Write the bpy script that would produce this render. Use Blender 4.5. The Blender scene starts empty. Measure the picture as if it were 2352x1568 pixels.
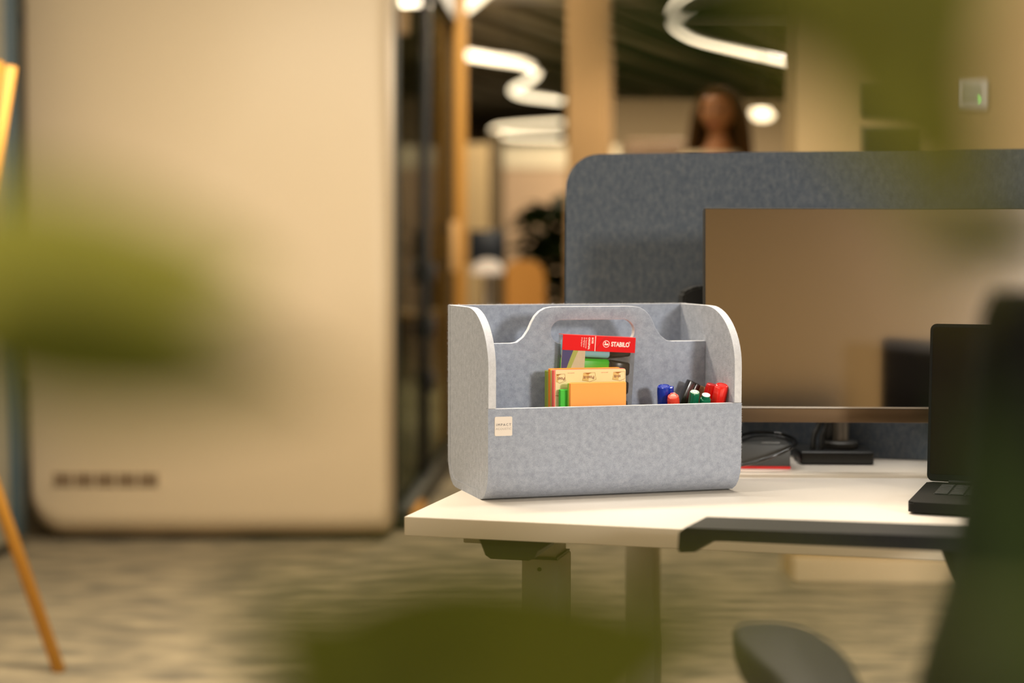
import bpy, bmesh, math, random
from mathutils import Vector, Matrix, Euler
random.seed(7)
sc = bpy.context.scene
COL = sc.collection
PI = math.pi
# ------------------------------------------------------------------ camera, exposure, world
F_PX, CX, CY, CAMZ = 3950.0, 1176.0, 784.0, 1.08
PITCH = math.atan(209.0 / F_PX)
ROLL = 0.0025
cam_d = bpy.data.cameras.new('camera')
cam = bpy.data.objects.new('camera', cam_d)
COL.objects.link(cam)
R_CAM = Matrix.Rotation(PI/2 - PITCH, 3, 'X') @ Matrix.Rotation(ROLL, 3, 'Z')
cam.matrix_world = Matrix.Translation((0, 0, CAMZ)) @ R_CAM.to_4x4()
cam_d.sensor_width = 36.0
cam_d.lens = F_PX / 2352 * 36
cam_d.clip_start = 0.05
cam_d.clip_end = 80
cam_d.dof.use_dof = True
cam_d.dof.focus_distance = 2.38
cam_d.dof.aperture_fstop = 2.05
sc.camera = cam
sc.view_settings.view_transform = 'Standard'
sc.view_settings.look = 'None'
sc.view_settings.gamma = 1
sc.view_settings.use_curve_mapping = False
sc.view_settings.exposure = 0.0
w = bpy.data.worlds.new('world'); sc.world = w; w.use_nodes = True
w.node_tree.nodes['Background'].inputs[0].default_value = (1.0, .80, .56, 1)
w.node_tree.nodes['Background'].inputs[1].default_value = 0.3

WARM = (1.0, .83, .60)
NEUT = (1.0, .94, .86)

def area(name, loc, rot, sx, sy, power, color):
    l = bpy.data.lights.new(name, 'AREA'); l.shape = 'RECTANGLE'
    l.size = sx; l.size_y = sy; l.energy = power; l.color = color
    o = bpy.data.objects.new(name, l); COL.objects.link(o)
    o.location = loc; o.rotation_euler = rot
    return o

# (x, y, rot z, length, width, power, colour) of unseen ceiling lights, added fill after the first; each gets a housing below
LUMS = [(.45, 2.82, -.03, 1.5, .07, 34, NEUT),
        (-.75, 1.90, 0.3, 1.2, .20, 14, NEUT),
        (-1.20, 3.60, 0, 1.5, .30, 72, WARM),
        (.10, 3.95, 0, 1.5, .30, 55, WARM),
        (1.90, 3.70, 0, 1.5, .30, 15, WARM),
        (-.30, -.70, 0, 1.5, .30, 36, WARM),
        (2.30, -.90, 0, 1.5, .30, 50, WARM),
        (-2.60, 1.20, 0, 1.5, .30, 40, WARM),
        (1.9, 8.30, 0, 1.5, .30, 60, WARM),
        (-.10, 7.6, PI/2, 1.5, .30, 40, WARM),
        (2.10, 13.2, 0, 1.5, .30, 170, WARM),
        (.60, 12.3, 0, 1.5, .30, 70, WARM)]
for i, (x, y, rz, L, W_, pw, c) in enumerate(LUMS):
    area('unseen_ceiling_source', (x, y, 2.845), (0, 0, rz), L, W_, pw, c)

# key light behind the camera, given an added, unseen window
KEY_X, KEY_Z = 3.0, 1.95
area('rear_key_light', (KEY_X, -2.50, KEY_Z), (math.radians(83), 0, math.radians(28)), .8, .6, 215, (1.0, .96, .90))

def ray(px, py):
    return R_CAM @ Vector(((px - CX) / F_PX, (CY - py) / F_PX, -1))
def G(px, py, z=0.739):
    d = ray(px, py); t = (z - CAMZ) / d.z
    return Vector((d.x*t, d.y*t, z))
def D(px, py, Y):
    d = ray(px, py); t = Y / d.y
    return Vector((d.x*t, Y, CAMZ + d.z*t))

# ------------------------------------------------------------------ materials
def lin(c):
    c = c / 255.0
    return c / 12.92 if c <= .04045 else ((c + .055) / 1.055) ** 2.4
def rgb(r, g, b): return (lin(r), lin(g), lin(b), 1)

def mat(name, col, rough=.5, metal=0, noise=None, bump=0, coat=0, emit=None, trans=0, alpha=None, spec=None, ior=None):
    """noise = (second colour, scale, (sx,sy,sz))"""
    m = bpy.data.materials.new(name); m.use_nodes = True
    nt = m.node_tree; b = nt.nodes['Principled BSDF']
    b.inputs['Base Color'].default_value = col
    b.inputs['Roughness'].default_value = rough
    b.inputs['Metallic'].default_value = metal
    if coat: b.inputs['Coat Weight'].default_value = coat
    if trans: b.inputs['Transmission Weight'].default_value = trans
    if ior: b.inputs['IOR'].default_value = ior
    if spec is not None: b.inputs['Specular IOR Level'].default_value = spec
    if emit:
        b.inputs['Emission Color'].default_value = emit[0]; b.inputs['Emission Strength'].default_value = emit[1]
    if noise or bump:
        tc = nt.nodes.new('ShaderNodeTexCoord'); mp = nt.nodes.new('ShaderNodeMapping'); nz = nt.nodes.new('ShaderNodeTexNoise')
        nt.links.new(tc.outputs['Object'], mp.inputs[0]); nt.links.new(mp.outputs[0], nz.inputs['Vector'])
        s = noise[1] if noise else 60
        nz.inputs['Scale'].default_value = s; nz.inputs['Detail'].default_value = 5
        if noise:
            mp.inputs['Scale'].default_value = noise[2] if len(noise) > 2 else (1, 1, 1)
            cr = nt.nodes.new('ShaderNodeValToRGB')
            cr.color_ramp.elements[0].color = col; cr.color_ramp.elements[1].color = noise[0]
            cr.color_ramp.elements[0].position = .38; cr.color_ramp.elements[1].position = .64
            nt.links.new(nz.outputs[0], cr.inputs[0]); nt.links.new(cr.outputs[0], b.inputs['Base Color'])
        if bump:
            bp = nt.nodes.new('ShaderNodeBump'); bp.inputs['Strength'].default_value = bump; bp.inputs['Distance'].default_value = .002
            nt.links.new(nz.outputs[0], bp.inputs['Height']); nt.links.new(bp.outputs[0], b.inputs['Normal'])
    return m

def felt(name, dark, mid, light, fib=1.0, sc1=55, stretch=(1, 1, 1)):
    """pressed felt: cloudy tone, short light and dark fibres, soft relief"""
    m = bpy.data.materials.new(name); m.use_nodes = True
    nt = m.node_tree; N = nt.nodes; L = nt.links
    b = N['Principled BSDF']; b.inputs['Roughness'].default_value = .95
    b.inputs['Specular IOR Level'].default_value = .15
    b.inputs['Sheen Weight'].default_value = .25; b.inputs['Sheen Roughness'].default_value = .5
    tc = N.new('ShaderNodeTexCoord'); mp = N.new('ShaderNodeMapping'); mp.inputs['Scale'].default_value = stretch
    L.new(tc.outputs['Object'], mp.inputs[0])
    n1 = N.new('ShaderNodeTexNoise'); n1.inputs['Scale'].default_value = sc1; n1.inputs['Detail'].default_value = 4
    n2 = N.new('ShaderNodeTexNoise'); n2.inputs['Scale'].default_value = sc1*6*fib; n2.inputs['Detail'].default_value = 3; n2.inputs['Distortion'].default_value = 2.5
    mp2 = N.new('ShaderNodeMapping'); mp2.inputs['Rotation'].default_value = (.5, .75, .4); mp2.inputs['Scale'].default_value = (1, .30, 1)
    L.new(tc.outputs['Object'], mp2.inputs[0])
    L.new(mp.outputs[0], n1.inputs['Vector']); L.new(mp2.outputs[0], n2.inputs['Vector'])
    mx = N.new('ShaderNodeMix'); mx.data_type = 'FLOAT'; mx.inputs[0].default_value = .62
    L.new(n1.outputs[0], mx.inputs[2]); L.new(n2.outputs[0], mx.inputs[3])
    cr = N.new('ShaderNodeValToRGB'); e = cr.color_ramp.elements
    e[0].position = .36; e[0].color = dark; e[1].position = .64; e[1].color = light
    k = e.new(.5); k.color = mid
    L.new(mx.outputs[0], cr.inputs[0]); L.new(cr.outputs[0], b.inputs['Base Color'])
    bp = N.new('ShaderNodeBump'); bp.inputs['Strength'].default_value = .35; bp.inputs['Distance'].default_value = .0012
    L.new(n2.outputs[0], bp.inputs['Height']); L.new(bp.outputs[0], b.inputs['Normal'])
    return m

def leafmat(name, c1, c2, tr=.45):
    m = bpy.data.materials.new(name); m.use_nodes = True
    nt = m.node_tree; N = nt.nodes; L = nt.links
    b = N['Principled BSDF']; b.inputs['Roughness'].default_value = .6; b.inputs['Specular IOR Level'].default_value = .12
    tc = N.new('ShaderNodeTexCoord'); nz = N.new('ShaderNodeTexNoise'); nz.inputs['Scale'].default_value = 30
    L.new(tc.outputs['Object'], nz.inputs['Vector'])
    cr = N.new('ShaderNodeValToRGB'); cr.color_ramp.elements[0].color = c1; cr.color_ramp.elements[1].color = c2
    L.new(nz.outputs[0], cr.inputs[0]); L.new(cr.outputs[0], b.inputs['Base Color'])
    t = N.new('ShaderNodeBsdfTranslucent'); L.new(cr.outputs[0], t.inputs[0])
    mx = N.new('ShaderNodeMixShader'); mx.inputs[0].default_value = tr
    L.new(b.outputs[0], mx.inputs[1]); L.new(t.outputs[0], mx.inputs[2])
    L.new(mx.outputs[0], N['Material Output'].inputs['Surface'])
    return m

M = {}
M['felt'] = felt('grey_felt', rgb(138, 146, 162), rgb(157, 165, 181), rgb(176, 184, 198), sc1=120)
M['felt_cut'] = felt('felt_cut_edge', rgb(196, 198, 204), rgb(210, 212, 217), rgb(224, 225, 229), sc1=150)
M['felt_dark'] = felt('blue_grey_felt', rgb(66, 74, 86), rgb(84, 92, 102), rgb(106, 110, 114), fib=.7, sc1=90, stretch=(1.4, 1, .7))
M['desk'] = mat('white_laminate', rgb(226, 218, 206), .38)
M['desk_edge'] = mat('laminate_edge', rgb(214, 202, 180), .5)
M['steel'] = mat('beige_grey_powder_coat', rgb(160, 153, 136), .5)
M['black'] = mat('black_plastic', rgb(26, 27, 27), .42)
M['black_soft'] = mat('black_soft_plastic', rgb(24, 25, 25), .6, noise=(rgb(30, 31, 31), 300), bump=.1, spec=.3)
M['lidblack'] = mat('matt_black_metal', rgb(12, 12, 12), .6, spec=.2)
M['black_gloss'] = mat('black_gloss', rgb(14, 14, 14), .15)
M['chair_fabric'] = mat('charcoal_chair_fabric', rgb(13, 14, 11), .95, noise=(rgb(20, 21, 17), 200), bump=.3, spec=.15)
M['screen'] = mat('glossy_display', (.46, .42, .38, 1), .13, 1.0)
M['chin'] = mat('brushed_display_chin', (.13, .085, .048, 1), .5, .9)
M['chrome'] = mat('bright_metal', (.8, .8, .8, 1), .2, 1.0)
M['dock'] = mat('dark_grey_metal', rgb(62, 62, 60), .5, .2)
M['red'] = mat('red_plastic', rgb(214, 30, 26), .35)
M['palegrey2'] = mat('grey_metal', rgb(110, 104, 96), .35, .6)
M['pod'] = mat('beige_pod_shell', rgb(214, 196, 166), .42)
M['pod_dark'] = mat('dark_pod_frame', rgb(44, 50, 44), .4)
M['pod_in'] = mat('green_grey_pod_lining', rgb(92, 100, 80), .8)
M['slate'] = mat('slate_frame', rgb(66, 86, 96), .5)
M['palegrey'] = mat('pale_grey_panel', rgb(190, 190, 176), .5)
def film(name, tint, refl, rough):
    m = bpy.data.materials.new(name); m.use_nodes = True; n = m.node_tree
    a = n.nodes.new('ShaderNodeBsdfTransparent'); g = n.nodes.new('ShaderNodeBsdfGlossy'); x = n.nodes.new('ShaderNodeMixShader')
    a.inputs[0].default_value = tint; g.inputs['Roughness'].default_value = rough; x.inputs[0].default_value = refl
    n.links.new(a.outputs[0], x.inputs[1]); n.links.new(g.outputs[0], x.inputs[2]); n.links.new(x.outputs[0], n.nodes['Material Output'].inputs['Surface'])
    return m
M['glass'] = film('tinted_glass', (.62, .66, .56, 1), .14, .03)
M['orange_wood'] = mat('orange_wood', rgb(224, 164, 66), .5, noise=(rgb(208, 146, 52), 8, (1, 1, .08)))
M['wood'] = mat('pale_wood', rgb(196, 150, 98), .5, noise=(rgb(178, 130, 80), 10, (1, 1, .08)))
M['wall'] = mat('warm_beige_wall', rgb(176, 152, 110), .8)
M['wall2'] = mat('pale_plaster', rgb(196, 178, 146), .85)
M['pillar'] = mat('sand_painted_column', rgb(188, 152, 104), .8)
M['ceiling'] = mat('dark_ceiling', rgb(78, 73, 60), .8)
M['beam'] = mat('ceiling_rib', rgb(170, 162, 142), .7)
M['carpet'] = mat('mottled_carpet', rgb(106, 99, 83), 1.0, noise=(rgb(152, 140, 114), 9, (.55, 1.3, 1)), bump=.4)
M['lamp'] = mat('glowing_diffuser', (1, .9, .72, 1), .5, emit=((1, .80, .50, 1), 3.0))
M['lamp_bright'] = mat('bright_glowing_diffuser', (1, .92, .8, 1), .5, emit=((1, .84, .56, 1), 2.7))
M['lamp_hook'] = mat('hook_glowing_diffuser', (1, .92, .8, 1), .5, emit=((1, .84, .56, 1), 4.5))
M['white'] = mat('white_paint', rgb(232, 228, 222), .4)
M['leaf_a'] = leafmat('backlit_yellow_green_leaf', rgb(160, 164, 74), rgb(184, 178, 92), .5)  # backlit brightness of the left leaf is put into this colour
M['leaf_b'] = leafmat('olive_green_leaf', rgb(86, 94, 30), rgb(106, 106, 38), .4)
M['leaf_d'] = leafmat('mid_olive_leaf', rgb(110, 114, 40), rgb(130, 126, 50), .5)
M['leaf_c'] = leafmat('dark_green_leaf', rgb(34, 50, 16), rgb(54, 68, 24), .25)
M['stem'] = mat('green_stem', rgb(96, 104, 46), .6)
M['pot'] = mat('grey_planter', rgb(96, 96, 92), .7, noise=(rgb(110, 110, 104), 30))
M['soil'] = mat('potting_soil', rgb(52, 38, 26), 1, noise=(rgb(74, 56, 38), 60), bump=.6)
def plain(n, r, g, b, rough=.45, **k): return mat(n, rgb(r, g, b), rough, **k)

# ------------------------------------------------------------------ mesh helpers
def link(name, me, parent=None, m=None, smooth=False):
    o = bpy.data.objects.new(name, me); COL.objects.link(o)
    if m is not None and len(me.materials) == 0: me.materials.append(m)
    if parent is not None: o.parent = parent
    if smooth:
        for p in me.polygons: p.use_smooth = True
    return o
def build(name, bm, m, parent=None, smooth=False, sharp=None):
    bmesh.ops.recalc_face_normals(bm, faces=bm.faces)
    me = bpy.data.meshes.new(name)
    if sharp is not None:
        for e in bm.edges:
            if len(e.link_faces) == 2 and e.calc_face_angle(0) > sharp: e.smooth = False
    bm.to_mesh(me); bm.free()
    return link(name, me, parent, m, smooth or sharp is not None)
def tag(o, label=None, cat=None, group=None, kind=None):
    if label: o['label'] = label
    if cat: o['category'] = cat
    if group: o['group'] = group
    if kind: o['kind'] = kind
    return o
def thing(name, label, cat, loc=(0, 0, 0), rz=0, group=None):
    o = bpy.data.objects.new(name, None); COL.objects.link(o)
    o.location = loc; o.rotation_euler = (0, 0, rz); o.empty_display_size = .1
    return tag(o, label, cat, group)
def box(bm, c, s, rz=0, bev=0, seg=2, M4=None):
    r = bmesh.ops.create_cube(bm, size=1)
    vs = r['verts']
    bmesh.ops.scale(bm, verts=vs, vec=s)
    if bev:
        es = list({e for v in vs for e in v.link_edges})
        rb = bmesh.ops.bevel(bm, geom=es, offset=bev, segments=seg, affect='EDGES', profile=.5)
        vs = list({v for f in rb['faces'] for v in f.verts} | {v for v in vs if v.is_valid})
    if rz: bmesh.ops.rotate(bm, verts=vs, cent=(0, 0, 0), matrix=Matrix.Rotation(rz, 3, 'Z'))
    bmesh.ops.translate(bm, verts=vs, vec=c)
    if M4: bmesh.ops.transform(bm, matrix=M4, verts=vs)
    return vs
def bx(name, c, s, m, parent=None, rz=0, bev=0, seg=2, smooth=None):
    bm = bmesh.new(); box(bm, c, s, rz, bev, seg)
    return build(name, bm, m, parent, sharp=(.6 if bev and seg > 1 else None))
def prism(bm, pts, a, b, axis='y'):
    """closed outline pts (2D) swept between a and b along axis; y: pts=(x,z); x: pts=(y,z); z: pts=(x,y)"""
    def P(p, t):
        return {'y': (p[0], t, p[1]), 'x': (t, p[0], p[1]), 'z': (p[0], p[1], t)}[axis]
    A = [bm.verts.new(P(p, a)) for p in pts]; B = [bm.verts.new(P(p, b)) for p in pts]
    n = len(pts)
    for i in range(n):
        j = (i+1) % n
        bm.faces.new((A[i], A[j], B[j], B[i]))
    return A, B
def prism_caps(bm, pts, a, b, axis='y', hole=None):
    A, B = prism(bm, pts, a, b, axis)
    if hole:
        HA, HB = prism(bm, hole, a, b, axis)
        for V, H in ((A, HA), (B, HB)):
            es = []
            for ring in (V, H):
                for i in range(len(ring)):
                    e = bm.edges.get((ring[i], ring[(i+1) % len(ring)])); es.append(e)
            bmesh.ops.triangle_fill(bm, edges=es, use_beauty=True)
    else:
        bm.faces.new(A); bm.faces.new(list(reversed(B)))
def rrect(x0, z0, x1, z1, r, n=6, corners=(1, 1, 1, 1)):
    """rounded rect ccw from lower-left; corners ll, lr, ur, ul"""
    out = []
    cs = [(x0+r, z0+r, PI), (x1-r, z0+r, 1.5*PI), (x1-r, z1-r, 0), (x0+r, z1-r, .5*PI)]
    cor = [(x0, z0), (x1, z0), (x1, z1), (x0, z1)]
    for k, (cx, cz, a0) in enumerate(cs):
        if corners[k] and r > 0:
            for i in range(n+1):
                a = a0 + i/n*PI/2; out.append((cx+r*math.cos(a), cz+r*math.sin(a)))
        else: out.append(cor[k])
    return out
def bez(pts, n=8):
    """Catmull-Rom through pts"""
    P = [Vector(p) for p in pts]; P = [2*P[0]-P[1]] + P + [2*P[-1]-P[-2]]
    out = []
    for i in range(1, len(P)-2):
        for k in range(n):
            t = k/n
            out.append(.5*((2*P[i]) + (P[i+1]-P[i-1])*t + (2*P[i-1]-5*P[i]+4*P[i+1]-P[i+2])*t*t + (3*P[i]-3*P[i+1]+P[i+2]-P[i-1])*t**3))
    out.append(P[-2]); return out
def tube(bm, pts, r, n=8, flat=1.0, cap=True):
    pts = [Vector(p) for p in pts]; rings = []
    up = Vector((0, 0, 1))
    prev = None
    for i, p in enumerate(pts):
        d = (pts[min(i+1, len(pts)-1)] - pts[max(i-1, 0)]).normalized()
        if prev is None:
            a = d.cross(up)
            if a.length < .1: a = d.cross(Vector((1, 0, 0)))
        else:
            a = prev - d*prev.dot(d)
        a.normalize(); prev = a
        b = d.cross(a)
        rr = r[i] if isinstance(r, (list, tuple)) else r
        rings.append([bm.verts.new(p + a*rr*math.cos(2*PI*k/n) + b*rr*flat*math.sin(2*PI*k/n)) for k in range(n)])
    for A, B in zip(rings, rings[1:]):
        for k in range(n):
            bm.faces.new((A[k], A[(k+1) % n], B[(k+1) % n], B[k]))
    if cap:
        bm.faces.new(rings[0]); bm.faces.new(list(reversed(rings[-1])))
def tubeo(name, pts, r, m, parent=None, n=8, flat=1.0):
    bm = bmesh.new(); tube(bm, pts, r, n, flat)
    return build(name, bm, m, parent, sharp=.9)
def lathe(bm, prof, n=24, c=(0, 0, 0)):
    rings = []
    for r, z in prof:
        if r < 1e-6: rings.append([bm.verts.new((c[0], c[1], c[2]+z))])
        else: rings.append([bm.verts.new((c[0]+r*math.cos(2*PI*k/n), c[1]+r*math.sin(2*PI*k/n), c[2]+z)) for k in range(n)])
    for A, B in zip(rings, rings[1:]):
        if len(A) == 1 and len(B) == 1: continue
        for k in range(n):
            j = (k+1) % n
            if len(A) == 1: bm.faces.new((A[0], B[k], B[j]))
            elif len(B) == 1: bm.faces.new((A[k], A[j], B[0]))
            else: bm.faces.new((A[k], A[j], B[j], B[k]))
def lo(name, prof, m, parent=None, n=24, c=(0, 0, 0)):
    bm = bmesh.new(); lathe(bm, prof, n, c)
    return build(name, bm, m, parent, sharp=.6)
def text_mesh(name, s, size, m, parent, M4, extrude=.00012, bold=0, sx=1.0, spacing=1.0, align='LEFT'):
    cu = bpy.data.curves.new(name, 'FONT'); cu.body = s; cu.size = size; cu.extrude = extrude; cu.offset = bold
    cu.space_character = spacing; cu.align_x = align; cu.resolution_u = 3
    t = bpy.data.objects.new(name, cu); COL.objects.link(t)
    bpy.context.view_layer.update()
    me = bpy.data.meshes.new_from_object(t)
    bpy.data.objects.remove(t); bpy.data.curves.remove(cu)
    me.name = name
    me.transform(M4 @ Matrix.Diagonal((sx, 1, 1, 1)))
    me.materials.clear()
    return link(name, me, parent, m)
def XZ(x, y, z, rot=0):
    """text facing -y with baseline along x at x,y,z; rot about the facing axis"""
    return Matrix.Translation((x, y, z)) @ Matrix.Rotation(rot, 4, 'Y') @ Matrix.Rotation(PI/2, 4, 'X')

# ------------------------------------------------------------------ room shell
XL, XR, YB, YF, HC = -4.2, 4.6, -2.6, 27.0, 3.05
def struct(o): o['kind'] = 'structure'; return o
struct(bx('floor', ((XL+XR)/2, (YB+YF)/2, -.05), (XR-XL, YF-YB, .1), M['carpet']))
struct(bx('ceiling', ((XL+XR)/2, (YB+YF)/2, HC+.05), (XR-XL, YF-YB, .1), M['ceiling']))
struct(bx('wall_left', (XL-.05, (YB+YF)/2, HC/2), (.1, YF-YB, HC), M['wall2']))
struct(bx('wall_right', (XR+.05, (YB+YF)/2, HC/2), (.1, YF-YB, HC), M['wall2']))
struct(bx('wall_behind', ((XL+XR)/2, YB-.05, HC/2), (XR-XL, .1, HC), M['wall']))
struct(bx('wall_far', ((XL+XR)/2, YF+.05, HC/2), (XR-XL, .1, HC), M['wall2']))
# made-up window around the key light, unseen, its pane glowing by itself
wn = struct(bx('window_added', (KEY_X, YB-.02, KEY_Z), (1.3, .05, 1.0), M['white'], bev=.005, seg=1))
bx('pane', (0+KEY_X, YB+.012, KEY_Z), (1.16, .008, .86), mat('added_glow_pane', (.9, .95, 1, 1), .2, emit=((1, .96, .9, 1), 1.5)), wn)
# ceiling ribs, set diagonally across the room
RA = math.radians(68)
kk = 0
for i in range(30):
    # line through (c, 9) with direction RA, clipped to the room
    c = -9.5 + i*.62
    ux, uy = math.cos(RA), math.sin(RA)
    ts = sorted([(XL+.06-c)/ux, (XR-.06-c)/ux]); t0 = max(ts[0], (8.0-9)/uy); t1 = min(ts[1], (YF-.1-9)/uy)
    if t1-t0 < .6: continue
    kk += 1
    r = struct(bx('trim_%d' % kk, (0, 0, 0), (t1-t0, .17, .10), M['beam'], bev=.01, seg=1))
    tm = (t0+t1)/2
    r.location = (c+ux*tm, 9+uy*tm, HC-.055); r.rotation_euler = (0, 0, RA)
# far room division: wall on the right part, at 21 m
w2 = struct(bx('wall_far_right', (3.0, 21.1, HC/2), (3.2, .2, HC), M['wall2']))

# nearer beige wall on the right, with its controls
WY = 5.55
wl = D(1832, 300, WY).x
struct(bx('wall_partition', (wl+1.8, WY+.12, HC/2), (3.6, .24, HC), M['wall']))
struct(bx('baseboard_partition', (wl+1.8, WY-.008, .04), (3.6, .016, .08), M['wall2'], bev=.003, seg=1))
def wallplate(p0, p1, name, label, cat, face, grp=None):
    a = D(p0[0], p0[1], WY); b = D(p1[0], p1[1], WY)
    cx, cz = (a.x+b.x)/2, (a.z+b.z)/2; W_, H_ = abs(b.x-a.x), abs(a.z-b.z)
    t = thing(name, label, cat, (cx, WY, cz), 0, grp)
    bx('frame', (0, -.007, 0), (W_, .014, H_), M['pod_dark'] if face != 'w' else M['white'], t, bev=.003)
    if face != 'w':
        bx('cover', (0, -.016, 0), (W_-.014, .006, H_-.014), face, t, bev=.002)
    return t, W_, H_
M['dkplate'] = plain('dark_wall_plate', 24, 28, 20, .7, spec=.1)
wallplate((1984, 184), (2119, 264), 'wall_panel', 'dark rectangular wall plate on beige wall, upper of the two', 'wall panel', M['dkplate'])
wallplate((1984, 286), (2119, 366), 'wall_panel', 'dark rectangular wall plate on beige wall, lower one just above the felt divider', 'wall panel', M['dkplate'])
t, W_, H_ = wallplate((2190, 184), (2258, 250), 'thermostat', 'square pale wall control with a green indicator light', 'thermostat', 'w')
bx('face_plate', (-.006, -.017, .003), (W_*.62, .008, H_*.66), M['palegrey'], t, bev=.003)
bx('indicator_light', (.018, -.022, -.018), (.006, .004, .006), mat('green_led', (.2, .9, .1, 1), .4, emit=((.25, 1, .12, 1), 6)), t)

# ------------------------------------------------------------------ phone booth pod, left
PY = 6.28
pl = D(56, 700, PY).x; pr = D(893, 700, PY).x
SIDE = (.05, 2.85)   # run of the glass side
pod = thing('office_pod', 'large beige rounded office pod with a vent slot low on its wall', 'office pod', (0, 0, 0))
PH = 2.42
gap = .014
bm = bmesh.new()
# shell wall: rounded cross section of the pod's long end, rounded at bottom left/right and curling back at the bottom
out = ([(pl+.13-.13*math.cos(a), gap+.13-.13*math.sin(a)) for a in [PI/2*i/10 for i in range(11)]] + [(pr-.035+.035*math.sin(a), gap+.035-.035*math.cos(a)) for a in [PI/2*i/6 for i in range(7)]]
       + [(pr, PH-.04), (pr-.04, PH), (pl+.08, PH), (pl, PH-.08)])
rings = []
for k, (ins, yy) in enumerate([(.0, .30), (0, .13), (.006, .085), (.022, .045), (.055, .015), (.10, 0)]):
    cx, cz = (pl+pr)/2, (PH+gap)/2; hx, hz = (pr-pl)/2, (PH-gap)/2
    # side edges only round slightly (x), bottom rounds more (z)
    fx = (hx - ins*.22)/hx; fz = (hz - ins)/hz
    rings.append([bm.verts.new((cx+(x-cx)*fx, PY+yy, cz+(z-cz)*fz)) for x, z in out])
for A, B in zip(rings, rings[1:]):
    n = len(A)
    for i in range(n): bm.faces.new((A[i], A[(i+1) % n], B[(i+1) % n], B[i]))
bm.faces.new(rings[-1]); bm.faces.new(list(reversed(rings[0])))
build('shell_wall', bm, M['pod'], pod, sharp=.9)
bx('plinth', ((pl+pr)/2, PY+.55, gap/2), (pr-pl-.16, .9, gap), M['black'], pod)
bx('roof', ((pl+pr)/2, PY+1.6, PH-.06), (pr-pl-.02, 2.6, .12), M['pod_dark'], pod, bev=.02)
bx('back_wall', (pl+.05, PY+1.6, PH/2+.02), (.06, 2.6, PH-.12), M['pod_dark'], pod)
bx('inner_wall', (pl+.55, PY+1.7, PH/2), (.04, 2.4, PH-.2), M['pod_in'], pod)
# vent of five cells, each with two slats
va = D(120, 1085, PY); vb = D(366, 1118, PY)
vx0, vx1, vz0, vz1 = va.x, vb.x, vb.z, va.z
bx('vent_recess', ((vx0+vx1)/2, PY-.001, (vz0+vz1)/2), (vx1-vx0, .004, vz1-vz0), plain('vent_recess_brown', 122, 102, 80, .8), pod)
M['ventc'] = plain('vent_slat', 148, 128, 100, .5)
cell = (vx1-vx0)/5
for i in range(5):
    for k in range(2):
        bx('slat', (vx0+cell*(i+.5), PY-.006, vz0+(vz1-vz0)*(.30+.40*k)), (cell*.86, .008, .007), M['ventc'], pod)
for i in range(6):
    bx('vent_bar', (vx0+cell*i, PY-.005, (vz0+vz1)/2), (.007, .008, vz1-vz0), M['pod'], pod)
# glass side running back from the shell, with dark frame and wooden sill
s0 = Vector((pr+.012, PY+.30, 0)); s1 = G(1034, 1046, 0.0)
dv = (s1-s0); sl = dv.length; ang = math.atan2(dv.y, dv.x)
side = thing('glass_partition', 'dark framed glass side wall running back beside the beige pod', 'glass wall', (s0.x, s0.y, 0), ang)
bx('end_post', (.012, .012, PH/2), (.024, .03, PH), M['pod_dark'], side, bev=.004)
bx('middle_post', (sl*.42, 0, PH/2), (.035, .05, PH), M['black'], side, bev=.004)
bx('sill', (sl/2, -.01, .055), (sl, .07, .07), M['pod_dark'], side, bev=.005)
bx('threshold', (sl*.10, -.05, .035), (sl*.14, .03, .05), M['orange_wood'], side, bev=.004)
bx('sill_base', (sl/2, -.01, .01), (sl, .09, .02), M['black'], side)
bx('glass_pane', (sl*.22, 0, 1.15), (sl*.38, .010, 2.1), M['glass'], side)
bx('glass_pane', (sl*.70, 0, 1.15), (sl*.52, .010, 2.1), M['glass'], side)
bx('top_rail', (sl/2, 0, PH-.08), (sl, .07, .16), M['pod_dark'], side)
h = bx('door_handle', (sl*.80, -.060, 1.10), (.035, .035, .25), plain('pale_handle_wood', 226, 180, 118, .5), side, bev=.006)
bx('handle_mount', (sl*.80, -.03, 1.19), (.016, .04, .016), M['black'], h)
bx('handle_mount', (sl*.80, -.03, 1.01), (.016, .04, .016), M['black'], h)
# black blocks on the middle post, standing in for dark reflections in the glass
for z in (.98, .74, .50):
    bx('hinge', (sl*.42, -.035, z), (.05, .03, .09), M['black'], side, bev=.004)
# furniture of the pod seen through its glass: bench
pb = thing('pod_bench', 'low upholstered bench inside the glass sided pod', 'bench', (pl+.9, PY+1.5, 0))
bx('seat', (0, 0, .40), (.42, 1.6, .12), M['pod_in'], pb, bev=.03)
bx('base', (0, 0, .17), (.36, 1.5, .34), M['wood'], pb, bev=.01)
# pale pinkish lamp bar hanging in the pod
lp = D(934, 40, PY+.9)
bxo = thing('pendant_lamp', 'slim pinkish pendant tube hanging behind the pod glass', 'lamp', (lp.x-.02, lp.y, lp.z-.07))
lo('shade', [(0, 0), (.028, .004), (.03, .01), (.03, .26), (.02, .28), (0, .28)], mat('pink_pendant', rgb(200, 150, 120), .5, emit=(rgb(220, 160, 124), 1.2)), bxo)
tubeo('cord', [(0, 0, .28), (0, 0, PH-.12-(lp.z-.07))], .004, M['black'], bxo)

# orange post at the end of the glass wall
op = D(1058, 600, s1.y+.05)
post = struct(bx('trim_post', (op.x, op.y, HC/2), (.058, .10, HC-.01), M['orange_wood'], bev=.004))
struct(bx('trim_post_reflection', (op.x-.062, op.y+.02, HC/2), (.060, .06, HC-.01), plain('brown_post_reflection', 116, 92, 60, .7), bev=.003))  # brown strip standing in for the post's reflection in the glass

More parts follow.
